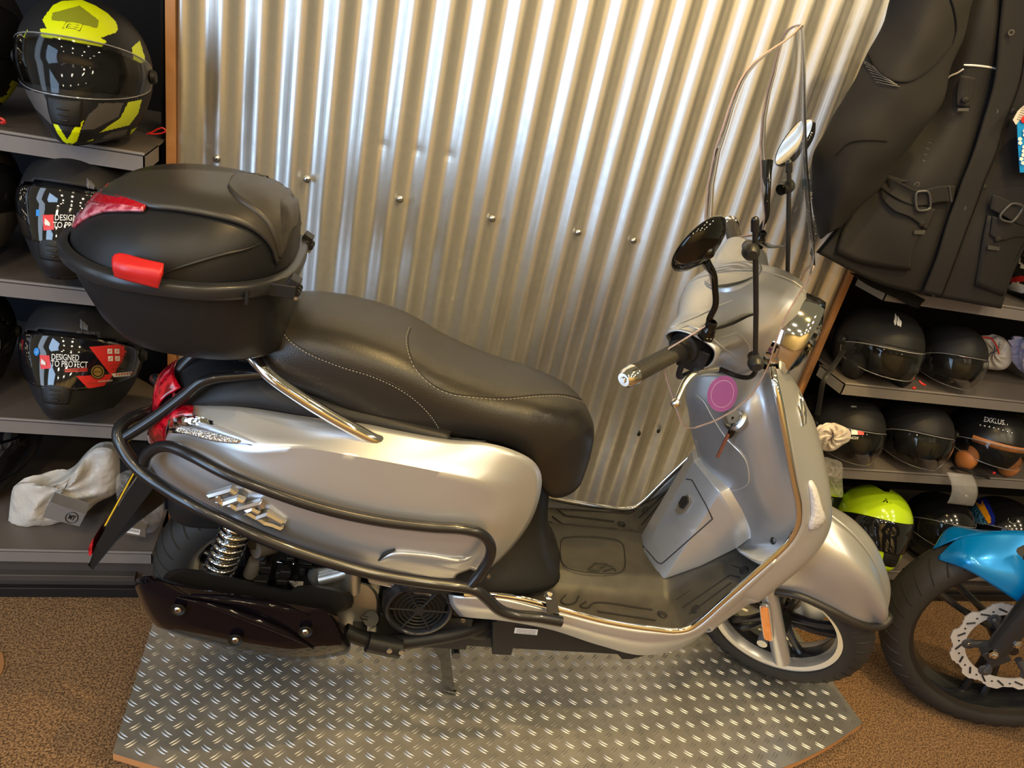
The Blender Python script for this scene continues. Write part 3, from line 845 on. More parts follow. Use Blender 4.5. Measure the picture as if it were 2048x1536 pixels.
# ---- centre stand
b = MB(); 
g0 = S_((868, 1270, -.095), (890, 1268, -.095), (900, 1310, -.098), (908, 1370, -.10), (905, 1388, -.10), (888, 1386, -.10), (880, 1320, -.10), (868, 1300, -.095))
b.prism(g0, (0, .012, 0)); f0 = sp(896, 1388, -.10); b.tube([f0 + np.array([-.012, .006, .004]), f0 + np.array([.018, .0, .004])], .007, 10); b.mirror(); b.cyl((f0[0] - .0, -.09, .115), (f0[0], .09, .115), .010, 12)
part(b, 'centre_stand', blackt)

# ---- floorboard with tunnel and footrest ramp
cols = [-.205, -.19, -.135, -.11, -.085, 0]
def zt(x, y):
    y = abs(y)
    base = .352 if x < -.39 else .352 + (x + .39) * 1.10
    if x > -.45: base = base if x > -.39 else .352
    h = np.interp(y, [0, .080, .105, .135], [.040, .038, .010, 0])
    if y > .195: base += .0
    return base + h
xs = list(np.linspace(-.90, -.44, 10)) + [-.42, -.405, -.395, -.385, -.37] + list(np.linspace(-.34, -.21, 6))
yy = list(-np.array([.205, .195, .17, .14, .128, .115, .10, .085, .07, .035])) + [0] + list(np.array([.035, .07, .085, .10, .115, .128, .14, .17, .195, .205]))
def edgew(x): return float(np.interp(x, [-.90, -.86, -.75, -.6, -.45, -.38, -.3, -.2], [.17, .178, .188, .196, .204, .207, .207, .205]))
G = [[(x, y / .205 * edgew(x) if abs(y) > .14 else y, zt(x, y)) for y in yy] for x in xs]
b = MB(); b.grid(G); fb = part(b, 'floorboard', mud, angle=60, solid=.002)
def floor_px(x, y):     # photo point -> on the flat footwell
    return SF.at(x, y, 2, .3552)
def ramp_px(x, y):
    d = SF.R.T @ (CAMR @ np.array([x - 1024, y - 768, FPX])); c = SF.R.T @ (CAMC - SF.t)
    # plane z = .352 + 1.1 (x+.39)
    t = (.3545 + 1.1 * (c[0] + .39) - c[2]) / (d[2] - 1.1 * d[0]); return c + t * d
gl = [[(1150, 1175), (1122, 1202), (1130, 1208), (1150, 1205), (1168, 1180), (1300, 1198)], [(1172, 1203), (1160, 1212), (1175, 1215), (1190, 1205), (1305, 1219)], [(1195, 1222), (1312, 1240)],
      ]
for l in gl:
    b = MB(); b.tube([floor_px(*p) for p in l], .0016, 6, 40); part(b, 'tread_groove', groove, fb)
gr = [[(1353, 1200), (1455, 1128), (1492, 1140)], [(1365, 1215), (1460, 1150), (1480, 1155)], [(1378, 1228), (1462, 1165)]]
for l in gr:
    b = MB(); b.tube([ramp_px(*p) for p in l], .0016, 6); part(b, 'tread_groove', groove, fb)
for l in [[(1115, 1018), (1130, 1030), (1228, 1042)], [(1105, 1032), (1125, 1048), (1235, 1058)], [(1100, 1042), (1120, 1060), (1248, 1076)]]:
    b = MB(); b.tube([floor_px(*p) for p in l], .0016, 6); part(b, 'tread_groove', groove, fb)
for l in [[(1278, 1035), (1345, 972)], [(1282, 1050), (1355, 965)], [(1290, 1066), (1360, 990)]]:
    b = MB(); b.tube([ramp_px(*p) for p in l], .0016, 6); part(b, 'tread_groove', groove, fb)
for (x, y, f_) in ((1325, 1228, floor_px), (1243, 1047, floor_px), (1488, 1140, ramp_px), (1391, 1218, ramp_px), (1290, 1020, ramp_px), (1364, 946, ramp_px)):
    q = f_(x, y); b = MB(); b.lathe([(0, .0015), (.007, .0015), (.008, .0005), (.010, .0012), (.011, 0)], q, (0, 0, 1) if f_ is floor_px else (-.74, 0, .67), 16, mi=0); part(b, 'board_screw', groove, fb)
# tunnel hatch with embossed name
def tun_px(x, y): return SF.at(x, y, 2, .3940)
hatch = [(1122, 1085), (1128, 1075), (1240, 1082), (1250, 1110), (1248, 1138), (1235, 1146), (1140, 1138), (1125, 1125)]
b = MB(); b.tube([tun_px(*p) for p in hatch], .0011, 6, 60, closed=True); part(b, 'hatch_outline', groove, fb)
b = MB()
for st_ in ([(1178, 1138), (1190, 1126), (1215, 1128)], [(1180, 1140), (1200, 1142)], [(1200, 1136), (1212, 1131)], [(1208, 1142), (1228, 1136), (1232, 1142)], [(1214, 1130), (1226, 1133)]):
    b.tube([tun_px(*p) for p in st_], .0012, 6)
part(b, 'embossed_name', groove, fb)
# chrome edge strip of the floorboard and leg shield
edge = S_((928, 1190, -.188), (1000, 1192, -.195), (1050, 1200, -.20), (1130, 1222, -.205), (1210, 1243, -.21), (1300, 1258, -.213), (1350, 1263, -.214), (1378, 1258, -.214), (1400, 1244, -.214), (1450, 1200, -.214), (1500, 1156, -.213), (1550, 1112, -.212), (1580, 1080, -.21), (1597, 1045, -.208), (1598, 1010, -.205), (1588, 960, -.20), (1577, 900, -.192), (1566, 840, -.18), (1556, 790, -.165), (1549, 760, -.15), (1544, 735, -.13))
b = MB(); b.tube(edge, .0055, 10, 150, flat=1.3); b.mirror(); part(b, 'chrome_edge', chrome, label='chrome edging of leg shield and floorboard')
# ---- lower skirt
ec = cr(edge, 60)
sk0 = S_((898, 1188, -.175), (928, 1192, -.19), (1000, 1196, -.197), (1130, 1228, -.208), (1210, 1248, -.213), (1300, 1262, -.216), (1378, 1262, -.217), (1450, 1205, -.217), (1550, 1117, -.215))
sk1 = S_((903, 1208, -.18), (935, 1212, -.192), (1000, 1218, -.20), (1130, 1246, -.21), (1210, 1268, -.214), (1300, 1284, -.214), (1385, 1272, -.212), (1458, 1216, -.212), (1556, 1125, -.212))
sk2 = S_((920, 1230, -.165), (945, 1233, -.175), (1000, 1238, -.18), (1100, 1256, -.185), (1200, 1288, -.185), (1290, 1308, -.18), (1370, 1290, -.175), (1440, 1235, -.168), (1540, 1150, -.165))
G = patch([sk0, sk1, sk2], 14, 60)
G.append([np.array(p) + np.array([0, .05, .004]) for p in G[-1]])
b = MB(); b.grid(G); b.mirror(); part(b, 'side_skirt', silver, angle=60, solid=-.003)
# underfloor box
pl = [sp(x, y, -.14) for x, y in [(985, 1245), (985, 1308), (1022, 1310), (1026, 1296), (1235, 1308), (1245, 1318), (1262, 1318), (1300, 1308), (1300, 1280), (1000, 1240)]]
b = MB(); b.prism(pl, (0, .26, 0)); ub = part(b, 'underfloor_box', blackp, bevel=.003)
b = MB(); b.box((-.62, 0, .325), (.52, .30, .05)); part(b, 'frame_beam', blackp)
q0, q1, q2, q3 = [sp(x, y, -.1415) for x, y in ((1030, 1255), (1076, 1259), (1074, 1270), (1028, 1266))]
b = MB(); b.prism([q0, q1, q2, q3], (0, -.0005, 0)); part(b, 'data_label', mat('silver sticker', (.6, .6, .6), .4), ub)
b = MB()
for k in range(3):
    b.tube([sp(1033, 1259 + k * 3, -.1422), sp(1071, 1262.5 + k * 3, -.1422)], .0005, 4)
part(b, 'label_text', groove, ub)
# ---- black cover under the seat front
b = MB()
rings = []
for z, xf_, w_ in ((.72, -.79, .10), (.66, -.745, .10), (.60, -.715, .095), (.54, -.70, .095), (.48, -.69, .105), (.43, -.67, .125), (.395, -.645, .142), (.375, -.635, .15)):
    P = [(-1.0, -w_ - .02, z), (-.88, -w_ - .018, z), (xf_ - .09, -w_, z), (xf_ - .03, -w_ * .80, z), (xf_ - .005, -w_ * .4, z), (xf_, 0, z), (xf_ - .005, w_ * .4, z), (xf_ - .03, w_ * .80, z), (xf_ - .09, w_, z), (-.88, w_ + .018, z), (-1.0, w_ + .02, z)]
    rings.append(cr(P, 48))
G = patch([r for r in rings], 30, 48); b.grid(G); part(b, 'front_underseat_cover', blackp, angle=180, solid=-.003)
b = MB(); b.lathe([(0, .003), (.004, .003), (.005, 0)], sp(977, 1152, -.162), (0, -1, .2), 12); part(b, 'cover_screw', steel)

# ---- inner leg shield
rows = [S_((1540, 738, -.12), (1520, 738, -.10), (1485, 742, -.075), (1440, 745, -.04)) + [np.array((-.452, 0, .870))],
        S_((1552, 790, -.160), (1530, 800, -.135), (1492, 812, -.125), (1440, 812, -.075)) + [np.array((-.455, 0, .815))],
        S_((1566, 850, -.180), (1540, 855, -.155), (1500, 862, -.138), (1445, 865, -.085)) + [np.array((-.43, 0, .765))],
        S_((1578, 910, -.193), (1550, 915, -.168), (1508, 920, -.146), (1455, 920, -.09)) + [np.array((-.405, 0, .715))],
        S_((1590, 975, -.203), (1560, 980, -.180), (1516, 982, -.152), (1468, 980, -.095)) + [np.array((-.37, 0, .66))],
        S_((1597, 1030, -.207), (1575, 1050, -.19), (1540, 1060, -.16), (1495, 1055, -.11)) + [np.array((-.33, 0, .60))],
        S_((1588, 1072, -.209), (1565, 1080, -.19), (1530, 1085, -.155), (1495, 1082, -.115)) + [np.array((-.30, 0, .55))],
        S_((1560, 1105, -.21), (1540, 1105, -.19), (1510, 1100, -.155), (1490, 1092, -.115)) + [np.array((-.29, 0, .52))],
        S_((1525, 1132, -.21), (1505, 1122, -.19), (1480, 1105, -.15), (1472, 1096, -.115)) + [np.array((-.28, 0, .49))]]
full = []
for r in rows:
    r = [np.array(p) for p in r]; full.append(r + [p * np.array([1, -1, 1]) for p in r[-2::-1]])
G = patch(full, 46, 60)
b = MB(); b.grid(G); isd = part(b, 'inner_leg_shield', silver2, angle=55, solid=.003)
GI = np.array(G)
ISS = LSurf(G)
def on_inner(px, py, off=.001, A=None): return (A or ISS).hit(px, py, off + .0015)
b = MB(); b.tube([on_inner(*p, .003) for p in [(1392, 790), (1405, 800), (1425, 835), (1455, 880), (1480, 905), (1493, 925), (1497, 965), (1488, 974), (1460, 980), (1430, 960), (1405, 925), (1392, 880)]], .0011, 6, 60); part(b, 'lid_seam', mat('pale edge', (.7, .68, .64), .3, .6), isd)
# front storage column below
cn = [(-.27, .47), (-.36, .66)]
def colring(t):     # t 0 bottom .. 1 top
    x = np.interp(t, [0, 1], [-.415, -.362]); z = np.interp(t, [0, 1], [.382, .66]); w_ = np.interp(t, [0, 1], [.082, .078]); wb = np.interp(t, [0, 1], [.115, .115]); xb = np.interp(t, [0, 1], [-.30, -.24])
    P = [(xb, -wb, z + .0), (x + .018, -w_ - .005, z + .0), (x + .003, -w_ + .006, z), (x, -w_ + .022, z), (x - .004, 0, z), (x, w_ - .022, z), (x + .003, w_ - .006, z), (x + .018, w_ + .005, z), (xb, wb, z)]
    return resamp(np.array(P), 60) if 0 else np.array(P)
G = [[tuple(p) for p in colring(t)] for t in (0, .02, .1, .3, .5, .7, .9, 1.0)]
gb = np.array([sp(1318, 1150, -.08), sp(1440, 985, -.09)])
b = MB()
Pn = S_((1308, 1148, -.062), (1330, 1157, -.085), (1400, 1132, -.10), (1474, 1095, -.118))      # lower hem
Pt = S_((1428, 972, -.07), (1440, 985, -.085), (1466, 1025, -.105), (1497, 1078, -.122))            # upper hem
Pn = [np.array((-.425, 0, .392))] + Pn; Pt = [np.array((-.385, 0, .655))] + Pt
h = lambda P: [p * np.array([1, -1, 1]) for p in P[:0:-1]] + list(P)
G = [[h(Pn)[i] * (1 - t) + h(Pt)[i] * t for i in range(9)] for t in np.linspace(0, 1, 14)]
Ht = [[np.array(p) + np.array([.05, 0, .035]) for p in G[-1]]]
b.grid([Ht[0]] + G[::-1]); gbx = part(b, 'glove_box', silver, angle=25, solid=.002, bevel=.004)
GB = LSurf(G)
for l in ([(1425, 1038), (1330, 1122), (1322, 1128), (1314, 1124), (1276, 1080)], [(1425, 1038), (1412, 1010), (1384, 960), (1372, 958)]):
    def gp(x, y): return on_inner(x, y, .001, GB)
    b = MB(); b.tube([gp(*p) for p in dense(l)], .0012, 6); part(b, 'door_seam', groove, gbx)
q = on_inner(1366, 1008, .002, GB)
u_ = (sp(1440, 985, -.09) - sp(1318, 1150, -.08)); u_ /= np.linalg.norm(u_); nn = np.cross(u_, [0, 1, 0]); nn /= np.linalg.norm(nn); nn *= -np.sign(nn[0]); vv = np.array([0, 1., 0])
b = MB(); b.prism([q + u_ * a - vv * c_ for a, c_ in ((.026, .0), (.020, .018), (-.012, .020), (-.026, .008), (-.026, -.008), (-.010, -.018), (.012, -.016), (.024, -.006))], nn * .002); part(b, 'latch_recess', mat('satin metal', (.55, .53, .5), .25, .9), gbx, bevel=.001)
b = MB(); b.prism([q + nn * .003 + u_ * a - vv * c_ for a, c_ in ((.022, -.001), (.016, .014), (-.004, .014), (-.010, .004), (-.006, -.010), (.012, -.012))], nn * .002); part(b, 'latch', groove, gbx)
for (x, y) in ((1548, 1081),):
    q = on_inner(x, y, .001); b = MB(); b.lathe([(0, -.001), (.004, -.001), (.005, .002), (.008, .0015), (.009, 0)], q, (-1, -.3, .5), 16); part(b, 'shield_screw', groove, isd)
# ignition lock and key
q = on_inner(1470, 835, .004); kd = np.array([-.85, -.25, .35]); kd /= np.linalg.norm(kd)
b = MB(); b.lathe([(.026, -.012), (.027, .002), (.021, .006), (.020, 0), (.014, .001), (.014, .006), (0, .006)], q, kd, 30); ig = part(b, 'ignition_lock', [steel])
q2 = sp(1458, 868, -.12)
b = MB(); b.ball(sp(1464, 862, -.125), (.008, .006, .018), 10); b.tube([q + kd * .006, sp(1464, 862, -.125)], .003, 8); part(b, 'key', blackg, ig)
b = MB(); b.prism([sp(x, y, -.135) for x, y in ((1455, 868), (1460, 870), (1438, 916), (1433, 915))], (0, .004, 0)); part(b, 'key_tag', mat('brown tag', (.13, .045, .03), .6), ig)

# ---- front shell
e2 = cr(edge[8:], 40)
e2 = [p + np.array([.004, -.003, 0]) for p in e2]
sil = cr(S_((1402, 1262, -.19), (1432, 1240, -.175), (1500, 1196, -.165), (1572, 1142, -.165), (1625, 1092, -.16), (1653, 1040, -.145), (1655, 985, -.125), (1646, 930, -.10), (1632, 870, -.07), (1612, 815, -.045), (1588, 770, -.03), (1560, 740, -.02)), 40)
cen = []
for i, p in enumerate(sil):
    t = i / 39
    cen.append(np.array([p[0] + np.interp(t, [0, .5, .65, 1], [.02, .03, .03, .012]), 0, p[2] - np.interp(t, [0, .4, 1], [.05, .03, .0])]))
mid = [p * .45 + q * .55 + np.array([.02, -.02 if 6 < i < 34 else -.008, 0]) for i, (p, q) in enumerate(zip(e2, sil))]
G = patch([e2, mid, sil, cen], 26, 60)
b = MB(); b.grid(G); b.mirror(); fs = part(b, 'front_shell', silver, angle=60, solid=.003)
GFs = LSurf(G); GFs.s.cen = (1600, 960)
# fairing vent, indicator, emblem
ind = cr([(x, y, 0) for x, y in [(1618, 962), (1624, 960), (1632, 975), (1642, 1010), (1650, 1040), (1640, 1052), (1620, 1060), (1617, 1052), (1622, 1030), (1621, 1000)]], 40, closed=True)
P = [on_inner(p[0], p[1], .0015, GFs) for p in ind]
cP = sum(P) / len(P); b = MB()
G = [[P[i] * (1 - f_) + cP * f_ + np.array([.003, -.007, 0]) * g_ for i in range(40)] for f_, g_ in ((0, 0), (.12, .8), (.5, 1.2), (.9, 1.3))]
b.loft(G); fi = part(b, 'front_indicator', mat('indicator clear', (.62, .62, .64), .12, .2, coat=1.0, bump=('voronoi', 160, .4, .002)), angle=60, label='clear front indicator'); b = MB(); b.loft([[p + np.array([-.001, .002, 0]) for p in r] for r in G]); 
b2 = MB(); b2.grid([[P[i] * (1 - f_) + cP * f_ + np.array([.0, .0005, 0]) for i in list(range(40)) + [0]] for f_ in (0, .3, .6, .95)]); part(b2, 'reflector', mat('frosted chrome', (.85, .85, .86), .18, .9), fi)
b = MB()
for l in ([(1597, 784), (1600, 800), (1603, 822)], [(1603, 790), (1607, 812), (1611, 848)], [(1596, 812), (1602, 830), (1606, 852)]):
    b.tube([on_inner(x, y, .005, GFs) for x, y in l], [.002, .004, .002], 8, 12)
part(b, 'front_emblem', chrome, fs)

# ================= steered front end (local coordinates, then turned about the steering head)
def fl(*t): return [FF.at(x, y, 1, yy) for x, y, yy in t]
def fpart(b, name, m, parent=None, **k): b.xf(f2s); return b.build(name, m, parent or SCO, **k)
# fender
R0 = fl((1585, 985, 0), (1625, 1008, 0), (1662, 1035, -.002), (1702, 1069, -.002), (1740, 1117, -.002), (1764, 1170, -.002), (1773, 1215, -.002), (1768, 1246, -.002))
R1 = fl((1520, 1085, -.07), (1560, 1100, -.078), (1602, 1113, -.08), (1646, 1131, -.08), (1691, 1161, -.074), (1720, 1194, -.062), (1738, 1225, -.045), (1752, 1248, -.02))
R2 = fl((1475, 1180, -.078), (1510, 1180, -.082), (1545, 1182, -.085), (1600, 1190, -.085), (1660, 1214, -.078), (1705, 1237, -.063), (1730, 1247, -.045), (1752, 1252, -.02))
Rm = [p * .5 + q * .5 + np.array([.012, -.016, .014]) * (1 if 0 < i < 7 else .2) for i, (p, q) in enumerate(zip(R0, R1))]
for p in R0: p[1] = 0
G = patch([R0, Rm, R1, R2], 24, 50)
b = MB(); b.grid(G); b.grid(mirg(G)); fd = fpart(b, 'front_fender', silver, angle=60, solid=-.003)
tb = fl((1535, 1180, -.09), (1555, 1184, -.093), (1600, 1193, -.093), (1660, 1220, -.086), (1705, 1243, -.070), (1740, 1253, -.045), (1765, 1250, -.02), (1778, 1236, .0))
tbm = [p * np.array([1, -1, 1]) for p in tb[-2::-1]]
tb[-1][1] = 0
b = MB(); b.tube([*tb, *tbm], .0095, 12, 120); fpart(b, 'fender_bumper', mat('rubber trim', (.02, .018, .017), .45), fd, label='black rubber fender bumper')
q = fl((1733, 1205, -.04))[0]
b = MB()
for k in range(3): b.tube(fl((1765 + k * 1.5, 1190, -.015), (1763 + k * 2, 1205, -.016), (1762 + k * 2, 1218, -.014)), [.0008, .0018, .0008], 6, 8)
fpart(b, 'fender_badge', mat('dark gold', (.12, .09, .04), .3, .8), fd)
# fork
for s in (-1, 1):
    a0, a1 = fl((1537, 1180, -.092))[0], fl((1564, 1322, -.092))[0]
    if s > 0: a0 = a0 * np.array([1, -1, 1]); a1 = a1 * np.array([1, -1, 1])
    d = (a1 - a0); d /= np.linalg.norm(d)
    b = MB(); b.tube([a0 - d * .02, a0 + d * .01, a0 + d * .03, a0 + (a1 - a0) * .9, a1 - d * .004, a1], [.017, .018, .0205, .0215, .021, .014], 20)
    b.cyl(fl((1524, 1288, -.092))[0] * np.array([1, -s, 1]), fl((1524, 1288, -.05))[0] * np.array([1, -s, 1]) if 0 else fl((1524, 1288, -.092))[0] * np.array([1, -s, 1]) + np.array([0, -s * .03, 0]), .013, 14)
    b.cyl(a0 - d * .30, a0, .014, 14)
    fk = fpart(b, 'fork_leg', silver, label='silver front fork leg')
    if s < 0:
        r0, r1 = fl((1530, 1212, -.116))[0], fl((1538, 1272, -.116))[0]
        dd = r1 - r0; L = np.linalg.norm(dd); dd /= L; side = np.cross(dd, [0, 1, 0]); side /= np.linalg.norm(side)
        for nm, m_, w_, e_, th in (('reflector_frame', silver, .0115, .004, .008), ('orange_reflector', orange, .0090, 0, .011)):
            P = []
            for a in np.linspace(0, 2 * math.pi, 32, endpoint=False):
                P.append((r0 + r1) / 2 + dd * ((L / 2 - w_ + e_ + .004) * np.sign(math.cos(a)) * min(1, abs(math.cos(a)) * 4) + w_ * math.cos(a)) + side * w_ * np.sign(math.sin(a)) * abs(math.sin(a)) ** .7)
            b = MB(); b.prism(P, (0, -th, 0)); fpart(b, nm, m_, fk, bevel=.001)
# headlight & cowl
secs = [(-.001, [(-.40, .905), (-.49, .955), (-.525, 1.02), (-.475, 1.075), (-.38, 1.115), (-.31, 1.105), (-.295, 1.02), (-.315, .925)]),
        (-.05, [(-.40, .908), (-.487, .955), (-.52, 1.015), (-.47, 1.068), (-.38, 1.105), (-.315, 1.09), (-.30, 1.01), (-.32, .925)]),
        (-.085, [(-.405, .92), (-.48, .965), (-.512, 1.015), (-.465, 1.058), (-.39, 1.075), (-.335, 1.055), (-.325, 1.0), (-.345, .94)]),
        (-.12, [(-.415, .955), (-.475, .985), (-.505, 1.022), (-.465, 1.052), (-.41, 1.058), (-.37, 1.04), (-.365, 1.0), (-.38, .965)]),
        (-.17, [(-.43, .98), (-.475, .997), (-.505, 1.03), (-.475, 1.056), (-.43, 1.06), (-.395, 1.045), (-.39, 1.012), (-.40, .985)]),
        (-.215, [(-.44, .998), (-.468, 1.005), (-.503, 1.034), (-.487, 1.056), (-.445, 1.060), (-.41, 1.048), (-.405, 1.02), (-.415, 1.003)])]
rings = [cr([(x, y, z) for x, z in pts], 44, closed=True) for y, pts in secs]
cols_ = [cr([r[j] for r in rings], 34) for j in range(44)]
G = [[cols_[j][i] for j in range(44)] for i in range(34)]
b = MB(); b.grid(G, closev=True); b.grid([[p * np.array([1, -1, 1]) for p in r][::-1] for r in G], closev=True)
cw = fpart(b, 'handlebar_cowl', silver, angle=180, weld=True, solid=-.003)
CW = Surf([SF.w(f2s(p)) for r in G for p in [q * np.array([1, s_, 1]) for q in r]], []) if 0 else None
CS = Surf([SF.w(f2s(p)) for r in G for p in r], [(i * 44 + j, i * 44 + (j + 1) % 44, (i + 1) * 44 + (j + 1) % 44, (i + 1) * 44 + j) for i in range(33) for j in range(44)])
for l in ([(1328, 668), (1375, 650), (1410, 662), (1440, 690), (1470, 715)], [(1340, 655), (1395, 632), (1440, 610), (1465, 600)], [(1440, 676), (1475, 665), (1498, 690), (1500, 720)]):
    b = MB(); b.tube([SF.R.T @ (CS.hit(x, y, .0022) - SF.t) for x, y in dense(l, 30)], .0010, 6); part(b, 'cowl_seam', mat('pale edge', (.7, .68, .64), .3, .6), cw)
b = MB(); b.box((-.39, 0, .86), (.07, .10, .14)); b.cyl((-.32, 0, .70), (-.40, 0, .92), .03, 16); fpart(b, 'steering_column', blackp)
# headlamp
hc = np.array([-.345, 0, 1.008]); ha = np.array([1, 0, -.12])
def sq(prof, n=48):
    G = []
    ax_ = ha / np.linalg.norm(ha); u = np.array([0, 1., 0]); v = np.cross(ax_, u)
    for r, hgt in prof:
        G.append([hc + ax_ * hgt + r * (math.cos(a) * u * 1.0 + math.sin(a) * v * (1.0 if math.sin(a) > 0 else 1.0)) for a in np.linspace(0, 2 * math.pi, n, endpoint=False)])
    return G
b = MB(); b.grid(sq([(.078, -.005), (.088, .02), (.092, .055), (.090, .070), (.084, .073), (.080, .062)]), closev=True); hl = fpart(b, 'headlamp_bezel', chrome, angle=60, label='chrome headlamp surround')
b = MB(); b.grid(sq([(.081, .060), (.070, .078), (.045, .090), (.02, .096), (.0005, .097)]), closev=True); fpart(b, 'headlamp_lens', glassy, hl, angle=180)
b = MB(); b.grid(sq([(.079, .056), (.06, .035), (.035, .02), (.02, .03), (.0005, .035)]), closev=True); fpart(b, 'headlamp_reflector', lensr, hl, angle=180)
b = MB(); 
for k in (-1, 0, 1): b.tube([hc + np.array([.062, k * .03 - .03, .03]), hc + np.array([.075, k * .03, 0]), hc + np.array([.062, k * .03 + .03, -.03])], .006, 8, 8)
fpart(b, 'lamp_element', chrome, hl)
# speedometer glass
mc = np.array([-.447, 0.0, 1.084]); ta = R_(-30)
def mp(a, r, h_): return mc + np.array([r[0] * math.cos(a) * math.cos(ta) - h_ * math.sin(-ta) * 0, r[1] * math.sin(a), -r[0] * math.cos(a) * math.sin(ta)]) + h_ * np.array([-math.sin(-ta), 0, math.cos(ta)])
def mrings(pr, n=40): return [[mp(a, (rx, ry), h_) for a in np.linspace(0, 2 * math.pi, n, endpoint=False)] for rx, ry, h_ in pr]
b = MB(); b.grid(mrings([(.056, .066, -.014), (.055, .064, -.001), (.052, .061, .001), (.050, .059, .000)]), closev=True); sm = fpart(b, 'speedometer', silver2, angle=60)
b = MB(); b.grid(mrings([(.050, .059, .001), (.042, .05, .005), (.021, .025, .008), (.001, .001, .009)]), closev=True); fpart(b, 'glass', glassy, sm, angle=180)
b = MB(); b.grid(mrings([(.050, .059, -.001), (.001, .001, -.001)]), closev=True); fpart(b, 'dial_face', mat('dial face', (.13, .12, .095), .35, .3), sm)
b = MB(); b.grid(mrings([(.030, .030, .000), (.027, .027, .001), (.001, .001, .001)]), closev=True)
fpart(b, 'dial', mat('dial ring', (.5, .48, .44), .3, .6), sm)
# grips, levers, mirrors
for s in (-1, 1):
    y = lambda v: np.array([1, -s, 1]) * np.array(v)
    g0, g1 = np.array([-.462, -.205, 1.022]), np.array([-.513, -.335, 1.020])
    ga = (g1 - g0) / np.linalg.norm(g1 - g0)
    b = MB(); b.tube([y(g0), y(g0 + ga * .02), y(g0 + ga * .02), y(g1)], [.021, .021, .0165, .0165], 24)
    # knurling
    L = np.linalg.norm(g1 - g0)
    for k in range(22): b.tube([y(g0 + ga * (.024 + k * .0050) + .0165 * np.array([math.cos(a), 0, math.sin(a)])) for a in np.linspace(0, 2 * math.pi, 16, endpoint=False)], .0009, 4, closed=True)
    for k in range(18):
        a = k / 18 * 2 * math.pi; o = .0166 * np.array([math.cos(a), 0, math.sin(a)]); b.tube([y(g0 + ga * .023 + o), y(g1 + o)], .0008, 4)
    gp_ = fpart(b, 'handlebar_grip', mat('grip rubber', (.03, .026, .02), .5))
    b = MB(); b.lathe([(.0165, 0), (.0185, .002), (.0170, .022), (.012, .028), (.0, .028)], y(g1), y(ga), 24); b.lathe([(.006, .0285), (.0045, .031), (0, .031)], y(g1), y(ga), 16); fpart(b, 'bar_end', chrome, gp_)
    b = MB(); b.lathe([(.030, -.02), (.030, .004), (.024, .008), (.022, .02)], y(g0), y(ga), 30); b.tube([y((-.455, -.21, 1.0)), y((-.452, -.222, .972)), y((-.445, -.20, .958)), y((-.43, -.18, .965))], .006, 8, 16); b.box(y((-.44, -.19, 1.01)), (.05, .05, .05)); fpart(b, 'switch_pod', blackp, bevel=.002)
    lv = fl((1432, 735, -.185), (1415, 738, -.20), (1390, 745, -.225), (1370, 765, -.255), (1360, 785, -.275), (1353, 803, -.29))
    lv = [y(v) for v in lv]
    b = MB(); b.tube(lv, [.010, .009, .008, .007, .006, .005], 12, 40, flat=.7); b.ball(lv[-1] + np.array([0, 0, -.004]), .0095, 10); fpart(b, 'brake_lever', mat('polished aluminium', (.78, .76, .72), .2, 1.0))
    st_ = fl((1417, 660, -.205), (1418, 640, -.205), (1431, 610, -.207), (1430, 575, -.21), (1428, 552, -.215), (1415, 530, -.235), (1408, 518, -.25))
    b = MB(); b.tube([y(v) for v in st_], [.005, .0055, .0055, .0055, .0055, .0075, .009], 12, 30)
    q = y(st_[0]); b.lathe([(.013, -.014), (.013, .002), (.010, .006), (.010, .018), (.007, .02)], q, (0, 0, 1), 20); b.lathe([(.016, -.016), (.016, -.010), (.013, -.008)], q, (0, 0, 1), 6)
    ms = fpart(b, 'mirror_stem', blackg)
    # mirror head: disc whose face looks back to the rider
    px_, sg, cth, u2 = ((1400, 491), -1, .34, (-.73, -.68)) if s < 0 else ((1592, 287), 1, .36, (-.83, -.56))
    mcx = FF.at(px_[0], px_[1], 1, .278 * s) * np.array([1, -s, 1])
    vw = np.array([px_[0] - 1024, px_[1] - 768, FPX]); vw /= np.linalg.norm(vw)
    w2 = np.array([u2[0], u2[1], 0]); w2 -= (w2 @ vw) * vw; w2 /= np.linalg.norm(w2)
    nc = -sg * cth * vw + math.sqrt(1 - cth ** 2) * w2            # glass normal seen from the camera
    nrm = (FF.R.T @ (CAMR @ nc)) * np.array([1, -s, 1])
    rr = .0535
    b = MB(); b.lathe([(0, -.020), (rr * .45, -.018), (rr * .8, -.010), (rr, 0), (rr, .005), (rr * .96, .007)], y(mcx), y(nrm), 48); b.ball(y(mcx - nrm * .016), .012, 8); mh = fpart(b, 'mirror_housing', blackg, ms, angle=50)
    b = MB(); b.lathe([(0, .006), (rr * .95, .006)], y(mcx), y(nrm), 48); fpart(b, 'mirror_glass', mat('mirror glass', (.85, .86, .86), .02, 1.0), ms)
